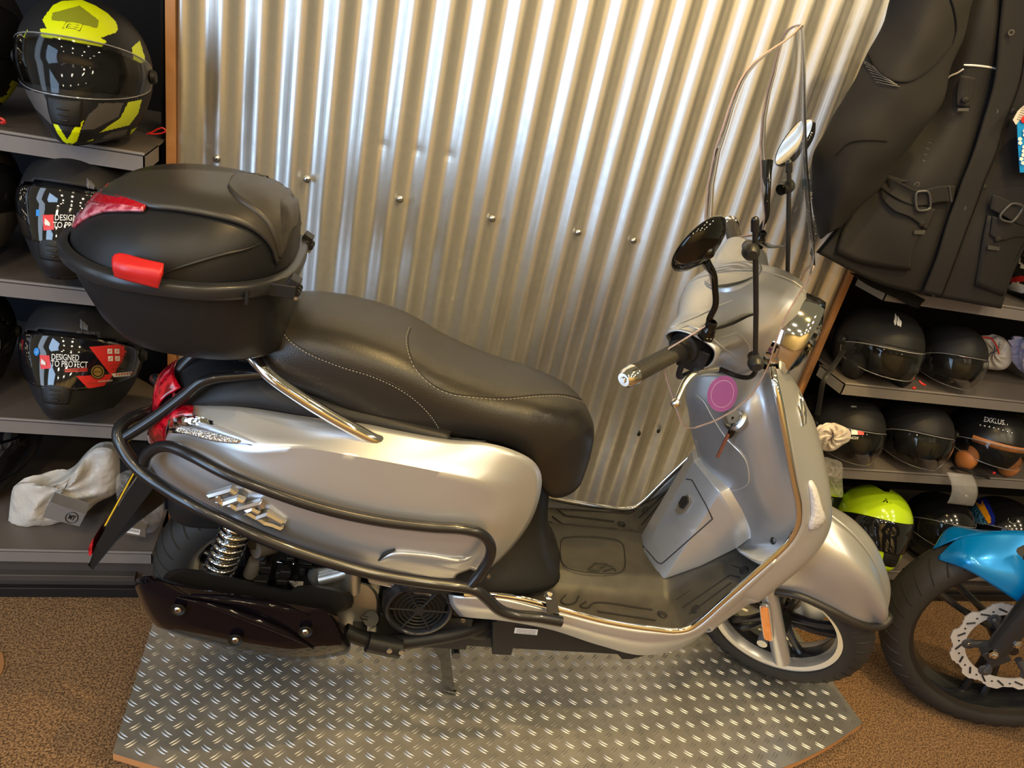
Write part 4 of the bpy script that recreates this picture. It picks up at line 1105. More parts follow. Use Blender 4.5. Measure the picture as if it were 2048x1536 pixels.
# windscreen
def xs0(z): return np.interp(z, [.88, 1.0, 1.134, 1.231, 1.311, 1.388, 1.474, 1.53], [-.185, -.24, -.304, -.354, -.398, -.436, -.475, -.502])
def scr(y, z): return np.array([xs0(z) - 2.7 * y * y + y * np.interp(z, [1.1, 1.3, 1.4], [.2, .10, 0]), y, z])
zz = [.884, .89, .90, .92, .95, .98, 1.01, 1.04, 1.07, 1.09, 1.11, 1.13, 1.15, 1.18, 1.22, 1.27, 1.32, 1.37, 1.405, 1.43, 1.45, 1.465, 1.478, 1.490, 1.500, 1.508, 1.514, 1.519, 1.523, 1.525]
yo = np.interp(zz, [.884, .89, .90, .93, .98, 1.03, 1.06, 1.09, 1.12, 1.18, 1.28, 1.37, 1.405, 1.43, 1.45, 1.465, 1.478, 1.490, 1.500, 1.508, 1.516, 1.522, 1.525], [.246, .250, .252, .255, .260, .262, .235, .205, .197, .203, .203, .192, .183, .174, .165, .157, .147, .133, .114, .092, .062, .035, .004])
yi = np.interp(zz, [.884, .89, .90, .92, .95, 1.0, 1.06, 1.10, 1.13, 1.15, 1.16], [.238, .228, .212, .188, .160, .132, .110, .088, .055, .02, 0])
b = MB()
G = [[scr(-(a + (b_ - a) * t), z) for t in np.linspace(0, 1, 26)] for z, a, b_ in zip(zz, yi, yo)]
b.grid(G); b.grid([[p * np.array([1, -1, 1]) for p in r][::-1] for r in G])
ws = fpart(b, 'windscreen', clear, angle=180, weld=True, label='tall clear windscreen with spots of dried water')
ws.modifiers.new('thick', 'SOLIDIFY').thickness = .003
rimp = [scr(-o, z) for z, o in zip(zz, yo)]
low = [scr(-i, z) for z, i in zip(zz, yi) if z <= 1.16]
b = MB()
full = [*low[::-1], *rimp]; full = full + [p * np.array([1, -1, 1]) for p in full[::-1]]
b.tube(full, .0017, 6, closed=True)
fpart(b, 'windscreen_edge', mat('pinkish clear edge', (.75, .56, .50), .25, trans=.5, ior=1.3), ws)
b = MB(); random.seed(5)
for k in range(170):
    y_ = random.uniform(-.19, .19); z_ = random.uniform(1.16, 1.44) if k > 60 else random.uniform(1.14, 1.3)
    p = scr(y_, z_) + np.array([-.0024, 0, 0]); b.ball(p, (.0004, random.uniform(.0005, .0012), random.uniform(.0005, .0012)), 4)
o_ = fpart(b, 'water_spots', mat('water spot', (.75, .75, .72), .3), ws); o_['kind'] = 'stuff'
for s in (-1, 1):
    Y = lambda v: np.array([1, -s, 1]) * np.array(v)
    rod = fl((1510, 440, -.15), (1511, 520, -.15), (1512, 620, -.15), (1511, 700, -.152), (1512, 740, -.152), (1500, 754, -.15), (1475, 752, -.14), (1440, 738, -.13))
    b = MB(); b.tube([Y(v) for v in rod], .0048, 10, 60); b.cyl(Y(rod[0]), Y(fl((1510, 462, -.15))[0]), .007, 12); b.ball(Y(rod[0]), .0065, 8)
    br = fl((1508, 628, -.15), (1490, 632, -.155), (1460, 645, -.17), (1432, 655, -.19), (1420, 658, -.2))
    b.tube([Y(v) for v in br], [.004, .009, .010, .009, .006], 10, 20, flat=.25)
    wm = fpart(b, 'windscreen_stay', blackt)
    for (x, y0) in ((1500, 500), (1510, 722)):
        q = fl((x, y0, -.155))[0]
        b = MB(); b.lathe([(0, .022), (.008, .022), (.0135, .015), (.015, .006), (.013, -.002), (.011, -.008), (.011, -.018)], Y(q), Y((.35, -.9, .1)), 24); b.lathe([(0, .0225), (.004, .0225), (.004, .020)], Y(q), Y((.35, -.9, .1)), 6); fpart(b, 'clamp_knob', mat('rubber black', (.015, .015, .015), .38), wm)
# round vignette sticker on the lower wing
sc_ = (-.197, .955)
sz = .033
def stick(x, y, e=.0025):
    p = scr(sc_[0] + x * .60, sc_[1] + y * 1.08 + x * .25); return p + np.array([-e, -e * .6, 0])
pur = mat('violet sticker', (.42, .13, .42), .4); pk = mat('pale pink print', (.80, .58, .74), .5); dkp = mat('plum print', (.16, .06, .17), .5)
b = MB(); G = [[stick(r * math.cos(a), r * math.sin(a)) for a in np.linspace(0, 2 * math.pi, 40, endpoint=False)] for r in (.0005, .012, .022, sz)]
b.grid(G, closev=True); stk = fpart(b, 'sticker', pur, ws, angle=180, label='round violet emissions sticker with a large 1')
b = MB(); b.tube([stick(.0245 * math.cos(a), .0245 * math.sin(a), .0029) for a in np.linspace(0, 2 * math.pi, 40, endpoint=False)], .0006, 4, closed=True); 
fpart(b, 'print', pk, stk)
def txt(t, size, cx, cy, m_, rot=0, bold=0):
    def pl(v):
        x, y_ = size * (v.x * math.cos(rot) - v.y * math.sin(rot)) + cx, size * (v.x * math.sin(rot) + v.y * math.cos(rot)) + cy
        return f2s(stick(x, y_, .0055))
    fnt('print', t, m_, stk, pl, 1.0, bold=bold)
txt('1', .036, 0, .007, pk, 0, .03)
txt("CRIT'Air", .0095, -.002, .0265, pk, .08, .01)
b = MB()
for k in range(2):
    P = [stick(x, y_, .003) for x, y_ in ((-.018, -.009), (.018, -.006), (.018, -.0085), (-.018, -.0115))]
b.add(P, [(0, 1, 2, 3)]); fpart(b, 'print', pk, stk)
# ================= top case
def case():
    cx, cy = -1.436, -.03
    def ring(z, a, bb, sx=0, n=72, e=3.2, front=1.0):
        P = []
        for t in np.linspace(0, 2 * math.pi, n, endpoint=False):
            c, s = math.cos(t), math.sin(t)
            x = a * .935 * np.sign(c) * abs(c) ** (2 / e); y = bb * np.sign(s) * abs(s) ** (2 / e)
            if x > 0: y *= 1 - .22 * (x / a) ** 2 * front
            else: y *= 1 - .34 * (x / a) ** 2
            P.append((cx + sx + x, cy + y, z))
        return P
    tilt = lambda P: P
    b = MB(); Z = .985
    lo = [(.843, .12, .120, .040), (.846, .146, .150, .037), (.853, .156, .163, .032), (.88, .166, .178, .020), (.91, .172, .188, .012), (.94, .178, .197, .005), (.975, .182, .203, 0)]
    b.loft([ring(z, a, bb, sx) for z, a, bb, sx in lo]); root = part(b, 'top_case', blackc, angle=180, label='black luggage case bolted behind the seat')
    b = MB(); b.grid([ring(z, a, bb, sx) for z, a, bb, sx in ((.970, .183, .205, 0), (.970, .192, .215, 0), (.974, .196, .219, 0), (.990, .197, .220, 0), (.994, .193, .216, 0), (.995, .182, .204, 0))], closev=True); part(b, 'case_rim', mat('rim black plastic', (.018, .019, .022), .3), root, angle=60)
    lid = [(.992, .182, .204, 0), (1.005, .181, .203, .002), (1.025, .176, .198, .006), (1.05, .166, .184, .014), (1.075, .150, .160, .022), (1.092, .128, .132, .028), (1.103, .098, .098, .032), (1.109, .06, .06, .034), (1.111, .002, .002, .034)]
    RR = [ring(z, a, bb, sx, e=2.9) for z, a, bb, sx in lid]
    cols = [cr([r[j] for r in RR], 40) for j in range(72)]
    GL = [[cols[j][i] for j in range(72)] for i in range(40)]
    b = MB(); b.grid(GL, closev=True); ld = part(b, 'lid', blackc, root, angle=180)
    LS = LSurf(GL, True); LS.s.cen = (380, 440)
    def on(px, py, off=.001): return LS.hit(px, py, off)
    def skin(poly_rows, name, m, off, parent, th=0, **k):
        rows = [[on(x, y, off) for x, y in cr([(p[0], p[1], 0) for p in r], 30)[:, :2]] for r in poly_rows]
        G = patch(rows, 14, 30)
        skin.G = G
        b = MB(); b.grid(G); return part(b, name, m, parent, angle=180, **k)
    # raised centre spine of the lid with its crease
    crease = [(196, 388), (225, 395), (262, 402), (300, 415), (350, 420), (420, 432), (480, 448), (520, 470), (545, 500), (553, 530)]
    top = [(205, 372), (240, 353), (300, 343), (360, 340), (430, 343), (500, 352), (540, 372), (560, 420), (565, 470), (560, 525)]
    mid = [(200, 382), (240, 378), (290, 380), (350, 385), (420, 392), (480, 405), (520, 430), (545, 465), (556, 500), (558, 528)]
    skin([crease, mid, top], 'lid_spine', mat('spine black plastic', (.032, .030, .027), .34, bump=('noise', 1200, .2, .0004)), .007, ld, solid=.006)
    b = MB(); b.tube([on(x, y, .0035) for x, y in cr([(318, 551, 0), (350, 538, 0), (400, 522, 0), (450, 508, 0), (500, 496, 0), (522, 485, 0)], 30)[:, :2]], [.0005, .003, .003, .0005], 6); part(b, 'lid_crease', blackc, ld)
    # backrest pad with ribs
    pad_o = [(455, 372), (462, 356), (480, 350), (540, 356), (575, 366), (590, 385), (598, 415), (597, 440), (588, 455), (572, 500), (560, 515), (552, 490), (530, 440), (500, 415), (470, 400)]
    rows = [[(455, 372), (462, 385), (475, 400), (500, 418), (530, 445), (548, 480), (558, 518)],
            [(470, 352), (485, 365), (505, 380), (530, 400), (548, 425), (560, 455), (568, 495)],
            [(490, 350), (520, 352), (545, 362), (562, 380), (573, 405), (578, 435), (578, 465)],
            [(520, 351), (550, 356), (572, 366), (588, 385), (594, 410), (595, 435), (588, 455)]]
    pad = skin(rows, 'backrest_pad', mat('backrest black', (.035, .032, .029), .42), .011, root, solid=.008)
    PS = LSurf(skin.G); bb = MB()
    for k in range(12):
        t = k / 11
        x0, y0 = 560 + t * 26, 388 + abs(t - .4) * 16; x1, y1 = 566 + t * 27, 468 - t * 30
        bb.tube([PS.hit(x0 + (x1 - x0) * u, y0 + (y1 - y0) * u, .0085) for u in np.linspace(0, 1, 10)], .0012, 6)
    part(bb, 'backrest_ribs', groove, pad)
    # reflectors
    skin([[(292, 412), (262, 400), (225, 388), (205, 378), (215, 366)], [(290, 416), (258, 407), (215, 402), (192, 392), (190, 384)], [(285, 419), (245, 411), (205, 407), (184, 404), (176, 406)]], 'case_reflector', mat('dark red lens', (.38, .004, .014), .1, coat=1.0, bump=('voronoi', 220, .5, .002)), .008, root, solid=.005, label='red upper reflector of the case')
    skin([[(288, 418), (245, 411), (205, 408), (182, 406), (170, 412), (158, 428), (150, 442)], [(286, 421), (245, 417), (205, 416), (180, 418), (165, 426), (153, 440), (147, 452)], [(280, 422), (245, 422), (205, 424), (185, 430), (168, 438), (153, 450), (148, 456)]], 'case_reflector', redc, .008, root, solid=.005, label='pale pink lower reflector of the case')
    # latch
    L = [[sp(231, 520, -.245), sp(233, 512, -.243), sp(245, 511, -.24), sp(280, 520, -.245), sp(312, 527, -.25), sp(328, 531, -.25)], [sp(229, 530, -.252), sp(250, 535, -.258), (sp(280, 540, -.26)), sp(325, 548, -.262)], [sp(233, 550, -.248), sp(260, 558, -.252), sp(290, 566, -.256), sp(318, 573, -.254)]]
    b = MB(); b.grid(patch(L, 14, 24)); part(b, 'latch', redp, root, angle=180, solid=.010, label='red plastic latch')
    q = sp(327, 567, -.225); b = MB(); b.ball(q, (.006, .004, .006), 8); part(b, 'latch_button', redp, root)
    # hinges
    for (x, y) in ((578, 572), (607, 483)):
        q = SF.at(x, y, 2, .985)
        b = MB(); b.box(q + np.array([-.012, 0, -.004]), (.05, .035, .022)); b.box(q + np.array([.006, 0, .006]), (.018, .028, .022), rodr(np.array([0, 1., 0]), .5))
        for k in range(3): b.cyl(q + np.array([.014, -.012 + k * .012, -.006 + .0]), q + np.array([.014, -.006 + k * .012, -.006]), .006, 10)
        part(b, 'hinge', blackp, root, bevel=.002)
        b = MB(); b.cyl(q + np.array([.014, -.020, -.012]), q + np.array([.014, -.017, -.012]), .003, 8); part(b, 'hinge_pin', steel, root)
    b = MB(); q0 = sp(597, 450, -.02); b.tube([SF.at(597, 445, 2, 1.02), SF.at(585, 480, 2, 1.0), SF.at(565, 530, 2, .995)], [.006, .008, .006], 8, 14); part(b, 'lid_lip', blackc, root)
    b = MB(); b.box(sp(492, 598, -.222) + np.array([0, .008, 0]), (.004, .012, .02)); part(b, 'case_rib', blackp, root)
case()
# ================================================================== HELMETS AND OTHER THINGS


def inpoly(P, poly):
    x, y = P[:, 0], P[:, 1]; r = np.zeros(len(P), bool); n = len(poly); j = n - 1
    for i in range(n):
        xi, yi = poly[i]; xj, yj = poly[j]
        c = ((yi > y) != (yj > y)) & (x < (xj - xi) * (y - yi) / (yj - yi + 1e-12) + xi)
        r ^= c; j = i
    return r


def project(P):
    q = (P - CAMC) @ CAMR
    return np.stack([1024 + FPX * q[:, 0] / q[:, 2], 768 + FPX * q[:, 1] / q[:, 2]], 1)


def hsurf(lon, lat, kind, o=0.0):
    """helmet surface in its own frame: x right, -y front, z up (metres)"""
    cl, sl = math.cos(lat), math.sin(lat)
    A = .126 + o; B = .150 + o; H = (.138 if kind == 'full' else .128) + o
    e = .86
    cx = math.copysign(abs(cl) ** e, cl)
    x = A * math.sin(lon) * cx; y = -B * math.cos(lon) * cx; z = H * math.copysign(abs(sl) ** .95, sl)
    if kind == 'full':
        if lat < 0:
            f = max(0, math.cos(lon)) ** 2 * min(1, -lat / .7)
            y -= .040 * f
            x *= 1 - (.14 + .16 * max(0, math.cos(lon))) * min(1, (-lat / .9))
            z *= 1.18; z -= .022 * f
    else:
        if lat < 0: x *= 1 - .08 * min(1, -lat / .9)
    return np.array([x, y, z])


def helmet(label, cx, cyp, Y, zs, group, scale=1.0, yaw=0, pitch=0, roll=0, kind='full', base=None, paint=(), mats=(), vis='dark', vlat=(-.30, .36), res=(96, 64), parts=True, pads=None, vdrop=0.0):
    """stands on the shelf at height zs; cx: photo column used for its x; Y: depth"""
    x0 = WF.at(cx, cyp, 1, Y)[0]
    org = np.array([x0, Y, zs + .100 * scale])
    cyw, syw = math.cos(yaw), math.sin(yaw)
    Rz = rodr(np.array([0, 0, 1.]), yaw); Rx = rodr(np.array([1., 0, 0]), pitch); Ry = rodr(np.array([0, 1., 0]), roll)
    scale *= .83
    Rm = Rz @ Rx @ Ry * scale
    root = empty('helmet', label, 'helmet', tuple(np.array([x0, Y, zs])), group)
    L = np.array([x0, Y, zs])
    lowz = min((Rm @ hsurf(lo, -.93 if kind == 'full' else -.62, kind, .002))[2] for lo in np.linspace(-math.pi, math.pi, 60))
    org = np.array([x0, Y, zs + .002 - lowz])
    tf = lambda p: Rm @ np.array(p) + org
    lats = np.linspace(-.93 if kind == 'full' else -.62, math.pi / 2 - .001, res[1]); lons = np.linspace(-math.pi, math.pi, res[0] + 1)[:-1]
    V = np.array([[tf(hsurf(lo, la, kind)) for lo in lons] for la in lats])
    nu, nv = V.shape[:2]
    P = V.reshape(-1, 3); F = []; M = []
    port = (-.24, .30) if kind == 'full' else (-2.0, .22)
    pl = 1.25 if kind == 'full' else 1.15
    idx = []
    for i in range(nu - 1):
        for j in range(nv):
            la = (lats[i] + lats[i + 1]) / 2; lo = lons[j] + (lons[1] - lons[0]) / 2
            if port[0] < la < port[1] - .12 * (lo / pl) ** 2 and abs(lo) < pl - (0 if kind == 'full' else max(0, -la) * .3): continue
            F.append((i * nv + j, i * nv + (j + 1) % nv, (i + 1) * nv + (j + 1) % nv, (i + 1) * nv + j))
    F = np.array(F)
    C4 = P[F].mean(1); N = np.cross(P[F[:, 1]] - P[F[:, 0]], P[F[:, 3]] - P[F[:, 0]])
    facing = ((C4 - CAMC) * N).sum(1) < 0
    if facing.mean() < .2: facing = ~facing
    pp = project(C4); M = np.zeros(len(F), int)
    for poly, mi in paint:
        M[inpoly(pp, poly) & facing] = mi
    b = MB(); b.V = [tuple(p - L) for p in P]; b.F = [tuple(int(k) for k in f) for f in F]; b.M = [int(m) for m in M]
    ms = [base or helmetblk] + list(mats)
    b.build('shell', ms, root, angle=180, solid=.004)
    full = Surf(P, [(i * nv + j, i * nv + (j + 1) % nv, (i + 1) * nv + (j + 1) % nv, (i + 1) * nv + j) for i in range(nu - 1) for j in range(nv)])
    # liner
    b = MB(); b.grid([[tf(hsurf(lo, la, kind, -.016)) - L for lo in lons[::2]] for la in lats[::2]], closev=True); 
    b.build('liner', mat('dark liner', (.010, .010, .011), .9, spec=.2), root, angle=180)
    vs = None
    if vis:
        v0, v1 = vlat
        VL = []
        for t in np.linspace(0, 1, 26):
            row = []
            for lo in np.linspace(-1.5, 1.5, 60):
                tap = (abs(lo) / 1.5) ** 3
                la0 = v0 + (.5 * (v0 + v1) * .9 - v0) * tap * .55; la1 = v1 + (.5 * (v0 + v1) * 1.1 - v1) * tap * .55
                la = la0 + (la1 - la0) * t
                p = hsurf(lo, la, kind, .005)
                if vdrop: p[1] -= vdrop * (1 - t) * max(0, math.cos(lo)) ; 
                row.append(tf(p) - L)
            VL.append(row)
        b = MB(); b.grid(VL); vs = b.build('visor', darkvisor if vis == 'dark' else visor, root, angle=180, solid=.002)
        edge = [r[0] for r in VL] + VL[-1] + [r[-1] for r in VL[::-1]] + VL[0][::-1]
        b = MB(); b.tube(edge, .0016 * scale, 6, closed=True); b.build('visor_edge', mat('visor rim', (.25, .25, .26), .15, coat=1.0) if vis == 'clear' else blackg, vs)
        vflat = [np.array(p) + L for r in VL for p in r]; nvv = 60
        VS = Surf(vflat, [(i * nvv + j, i * nvv + j + 1, (i + 1) * nvv + j + 1, (i + 1) * nvv + j) for i in range(25) for j in range(nvv - 1)])
        VS.cen = project(np.array(vflat))[13 * nvv:14 * nvv].mean(0)
    else: VS = full
    full.cen = project(P).mean(0)
    for sgn in (-1, 1):
        p = tf(hsurf(sgn * 1.5, .03, kind, .006)); q = tf(hsurf(sgn * 1.5, .03, kind, .014))
        b = MB(); b.cyl(p - L, q - L, .016 * scale, 20, r2=.012 * scale); b.build('pivot', blackp, root)
    if parts and kind == 'full':
        b = MB(); b.grid([[tf(hsurf(lo, la, kind, .003 + .004 * math.cos(lo / .42 * 1.57) * math.sin((la + .62) / .30 * math.pi))) - L for lo in np.linspace(-.30, .30, 14)] for la in np.linspace(-.62, -.32, 10)])
        b.build('chin_vent', blackp, root, angle=180, solid=.002)
        b = MB()
        for k in range(3): b.tube([tf(hsurf(lo, -.42 - k * .06, kind, .009)) - L for lo in np.linspace(-.10 + k * .01, .10 - k * .01, 6)], .0018, 6)
        b.build('vent_slots', groove, root)
        b = MB(); b.tube([tf(hsurf(lo, -.92, kind, -.006)) - L for lo in np.linspace(-math.pi, math.pi, 40, endpoint=False)], .010 * scale, 8, closed=True); b.build('neck_roll', blackp, root)
    if pads:
        for sgn in (-1, 1):
            b = MB(); b.grid([[tf(np.array([sgn * (.098 - .022 * math.cos(v * math.pi)), -.055 + .10 * u, -.075 + .055 * v])) - L for u in np.linspace(-.5, .5, 12)] for v in np.linspace(-1, 1, 12)]) if 0 else b.ball(tf((sgn * .088, -.050, -.062)) - L, (.030 * scale, .042 * scale, .050 * scale), 12)
            b.build('cheek_pad', pads, root, angle=180)
        b = MB(); b.tube([tf(hsurf(lo, .16, kind, -.012)) - L for lo in np.linspace(-1.1, 1.1, 20)], .016 * scale, 10); b.build('brow_pad', pads, root)
    return root, L, full, VS, vs


def decal(S, root, L, poly, m, name='sticker', off=.0015, n=16):
    """flat print wrapped on a surface: poly is a photo-space quad (4 corners, clockwise)"""
    q = np.array(poly, float); b = MB(); G = []
    for u in np.linspace(0, 1, n):
        a, c = q[0] * (1 - u) + q[3] * u, q[1] * (1 - u) + q[2] * u
        G.append([S.hit(*(a * (1 - v) + c * v), off) - L for v in np.linspace(0, 1, n)])
    b.grid(G); return b.build(name, m, root, angle=180)


def wtext(S, root, L, t, x, y, h, m, rot=0, off=.0055, bold=0, sx=1.0, name='print', shear=0):
    def pl(v):
        a, c = v.x * sx + v.y * shear, v.y
        return S.hit(x + h * (a * math.cos(rot) - c * -math.sin(rot) * -1), y + h * (a * math.sin(rot) - c * math.cos(rot)), off) - L
    def pl2(v):
        a, c = v.x * sx + v.y * shear, v.y
        X = a * math.cos(rot) + c * math.sin(rot); Yv = a * math.sin(rot) - c * math.cos(rot)
        return S.hit(x + h * X, y + h * Yv, off) - L
    return fnt(name, t, m, root, pl2, 1.0, bold=bold)


def flame(S, root, L, x, y, h, m, off=.0025, rot=.1):
    """three curved strokes of the helmet maker's mark"""
    b = MB()
    for k, (dx, top, l) in enumerate(((0, 0, 1.0), (.28, .18, .82), (.52, .42, .62))):
        P = [(dx - .12, top), (dx + .02, top + .35 * l), (dx + .04, top + .75 * l), (dx + .14, top + l)]
        pts = [(x + h * (a * math.cos(rot) - c * math.sin(rot)), y + h * (a * math.sin(rot) + c * math.cos(rot))) for a, c in P]
        b.tube([S.hit(*p, off) - L for p in cr([(p[0], p[1], 0) for p in pts], 12)[:, :2]], [.0004 * h / 8, .0011 * h / 8, .0013 * h / 8, .0005 * h / 8], 6)
    return b.build('maker_mark', m, root)


Z4 = lambda L_: [(x / 4.518, y / 4.518) for x, y in L_]
hy = mat('fluorescent yellow', (.62, .72, .0), .38)
ho = mat('olive yellow', (.22, .25, .01), .4)
hg = mat('warm grey panel', (.085, .078, .075), .42)
GL_ = 'helmets on the left shelving'
GR_ = 'helmets on the right shelving'
# --- left unit, top shelf
paint = [(Z4([(390, 185), (480, 60), (560, 20), (740, 10), (860, 60), (970, 130), (1040, 200), (1062, 265), (1040, 300), (905, 345), (962, 378), (910, 428), (760, 400), (620, 370), (500, 350), (385, 340), (370, 265), (430, 265)]), 1),
         (Z4([(470, 190), (480, 125), (720, 60), (890, 190), (885, 235), (870, 262), (700, 215)]), 2),
         (Z4([(1182, 430), (1255, 370), (1300, 520), (1295, 560), (1265, 570), (1198, 550)]), 1),
         (Z4([(230, 800), (400, 850), (480, 1020), (500, 1100), (470, 1120), (330, 980), (240, 830)]), 3),
         (Z4([(890, 930), (1110, 925), (1060, 1050), (850, 1160), (730, 1170), (790, 1040), (880, 960)]), 3),
         (Z4([(930, 1230), (1000, 1190), (1145, 1160), (1130, 1210), (905, 1280)]), 3),
         (Z4([(1150, 920), (1272, 895), (1240, 1020), (1160, 1125), (890, 1192), (1080, 1060)]), 1),
         (Z4([(1180, 1165), (1345, 1090), (1335, 1150), (1165, 1210)]), 1),
         (Z4([(455, 1035), (500, 1080), (610, 1255), (680, 1130), (755, 1082), (690, 1270), (640, 1305), (590, 1290), (520, 1190)]), 1),
         (Z4([(440, 1190), (500, 1260), (580, 1305), (700, 1300), (840, 1248), (780, 1320), (630, 1350), (560, 1340), (480, 1270)]), 1),
         (Z4([(190, 770), (225, 860), (270, 960), (400, 1118), (300, 1030), (255, 960)]), 1), (Z4([(222, 350), (270, 250), (255, 300), (235, 350)]), 1)]
H = helmet('matte black full-face helmet with fluorescent yellow panels on the top left shelf', 176, 150, .415, 1.065, GL_, 1.03, R_(0), R_(-9), R_(-2), 'full', helmetblk, paint, (hy, ho, hg), 'clear', (-.30, .34), (360, 240))
b = MB(); q = [H[2].hit(x / 4.518, y / 4.518, .002) - H[1] for x, y in ((600, 200), (752, 222), (720, 280), (565, 255))]; b.tube(q, .0009, 6, closed=True)
for l in ([(620, 218), (715, 230)], [(605, 236), (705, 250)], [(598, 252), (690, 264)], [(620, 218), (598, 252)]): b.tube([H[2].hit(x / 4.518, y / 4.518, .002) - H[1] for x, y in l], .0008, 6)
b.build('maker_mark', blackp, H[0])
b = MB(); P = [WF.at(x, y, 1, .44) for x, y in ((293, 268), (305, 264), (316, 258), (326, 256), (331, 262), (320, 267), (300, 268))]; b.tube([p - H[1] for p in P], .0016, 6, 30); b.build('chin_strap_cord', redp, H[0])
g2 = [([(0, 190), (0, 215), (14, 200), (30, 178), (36, 182), (20, 205), (0, 224)], 1)]
H = helmet('black helmet with yellow flashes cut off by the photo edge on the top left shelf', -84, 140, .50, 1.065, GL_, 1.1, R_(10), R_(-14), 0, 'full', helmetblk, [([(-20, 200), (10, 190), (22, 158), (36, 165), (36, 195), (0, 222), (-20, 222)], 1)], (hy,), 'dark')
b = MB(); b.tube([WF.at(x, y, 1, .40) - H[1] for x, y in ((-5, 236), (4, 238), (10, 244), (2, 246))], .003, 6, 12); b.build('chin_strap_cord', redp, H[0])
# --- second shelf
stk_w = white; stk_r = mat('sticker red', (.66, .03, .025), .35); stk_k = mat('sticker black', (.012, .012, .013), .35); stk_b = mat('sticker blue', (.02, .22, .65), .4); gold = mat('gold print', (.45, .27, .06), .35, .5); gr_ = mat('mark grey', (.10, .10, .11), .4)
helmet('matte grey helmet cut off by the photo edge on the second left shelf', -84, 430, .47, .772, GL_, 1.1, R_(20), R_(-18), 0, 'full', mat('matte grey helmet', (.07, .068, .065), .5), (), (), 'dark')
H = helmet('black helmet with protect sticker on the second left shelf, half behind the top case', 176, 455, .425, .772, GL_, 1.08, R_(-4), R_(-20), 0, 'full', helmetblk, [([(135, 380), (160, 380), (161, 389), (139, 389)], 1), ([(88, 506), (92, 505), (110, 518), (106, 520)], 1), ([(147, 527), (162, 536), (172, 560), (165, 553), (152, 538)], 1)], (redp,), 'dark', (-.42, .20))
R0_, L0_, F0_, V0_, vs0 = H
decal(V0_, vs0, L0_, [(85, 430), (107, 429), (108, 459), (87, 461)], stk_r, 'red_label')
flame(V0_, vs0, L0_, 92, 437, 14, white)
wtext(V0_, vs0, L0_, 'DESIGNED', 141, 436, 17, white, .02, bold=.005, sx=.80)
wtext(V0_, vs0, L0_, 'TO PROTECT', 147, 451, 17, white, .02, bold=.005, sx=.80)
flame(F0_, R0_, L0_, 177, 357, 20, gr_)
wtext(F0_, R0_, L0_, 'MT HELMETS', 190, 386, 7, gr_, .05)
decal(V0_, vs0, L0_, [(72, 419), (79, 419), (79, 432), (72, 432)], stk_b, 'round_label')
# --- third shelf
H = helmet('black helmet with red label cut off by the photo edge on the third left shelf', -84, 725, .47, .447, GL_, 1.08, R_(10), R_(-26), 0, 'full', helmetblk, (), (), 'dark', (-.42, .20))
decal(H[3], H[4], H[1], [(-30, 668), (14, 672), (26, 715), (-30, 738)], stk_r, 'red_label')
wtext(H[3], H[4], H[1], 'M', -8, 690, 26, white)
H = helmet('black helmet with designed to protect sticker across the visor on the third left shelf', 172, 735, .425, .447, GL_, 1.10, R_(-2), R_(-25), 0, 'full', helmetblk, (), (), 'dark', (-.42, .22))
R0_, L0_, F0_, V0_, vs0 = H
def zb(L_): return [(x / 5.12, 600 + y / 5.12) for x, y in L_]
decal(V0_, vs0, L0_, zb([(912, 480), (1400, 440), (1440, 780), (1160, 800)]), stk_r, 'red_label', n=24)
decal(V0_, vs0, L0_, zb([(780, 780), (1140, 760), (1230, 860), (920, 925)]), stk_r, 'red_label', n=20)
decal(V0_, vs0, L0_, zb([(405, 562), (505, 568), (520, 700), (418, 708)]), stk_r, 'red_label')
flame(V0_, vs0, L0_, *zb([(432, 600)])[0], 12, white, .003)
wtext(V0_, vs0, L0_, 'DESIGNED', *zb([(668, 590)])[0], 17, white, .04, bold=.005, sx=.70)
wtext(V0_, vs0, L0_, 'TO PROTECT', *zb([(710, 660)])[0], 17.5, white, .04, bold=.005, sx=.70)
decal(V0_, vs0, L0_, zb([(662, 705), (893, 695), (895, 730), (665, 740)]), stk_r, 'web_strip')
wtext(V0_, vs0, L0_, 'WWW.MTHELMETS.COM', *zb([(778, 717)])[0], 5.4, stk_k, -.03, .003, bold=.01, sx=.85)
c_ = zb([(1000, 735)])[0]
for r, m_, o in ((15, stk_k, .0028), (13, gold, .0032), (10.5, stk_k, .0036), (8.5, gold, .0040)):
    b = MB(); P = [V0_.hit(c_[0] + r * math.cos(a), c_[1] + r * math.sin(a), o) - L0_ for a in np.linspace(0, 2 * math.pi, 30, endpoint=False)]; b.add(P, [tuple(range(30))]); b.build('gold_seal', m_, vs0)
wtext(V0_, vs0, L0_, 'ECE 22.06', *c_, 3.0, stk_k, 0, .0044, bold=.02)
for (x, y) in ((1125, 525), (1198, 525), (1132, 600), (1204, 600)):
    decal(V0_, vs0, L0_, zb([(x - 25, y - 25), (x + 25, y - 25), (x + 25, y + 25), (x - 25, y + 25)]), white, 'pictogram', .0028, 5)
    b = MB(); b.tube([V0_.hit(*p, .0034) - L0_ for p in zb([(x - 14, y + 12), (x + 12, y - 12)])], .0007, 5); b.build('print', stk_r, vs0)
b = MB(); b.tube([V0_.hit(*p, .0028) - L0_ for p in zb([(1120, 672), (1250, 665), (1410, 655)])], .0003, 4); b.tube([V0_.hit(*p, .0028) - L0_ for p in zb([(895, 858), (1030, 845), (1165, 830)])], .0003, 4); b.build('print', stk_k, vs0)
wtext(V0_, vs0, L0_, 'MT HELMETS', *zb([(1215, 708)])[0], 4.5, stk_k, -.03, .003)
wtext(V0_, vs0, L0_, 'RAPIDE SERIES', *zb([(1080, 830)])[0], 4.5, white, -.08, .003)
decal(V0_, vs0, L0_, zb([(1140, 755), (1410, 725), (1370, 775), (1165, 790)]), white, 'white_strip', .0024, 10)
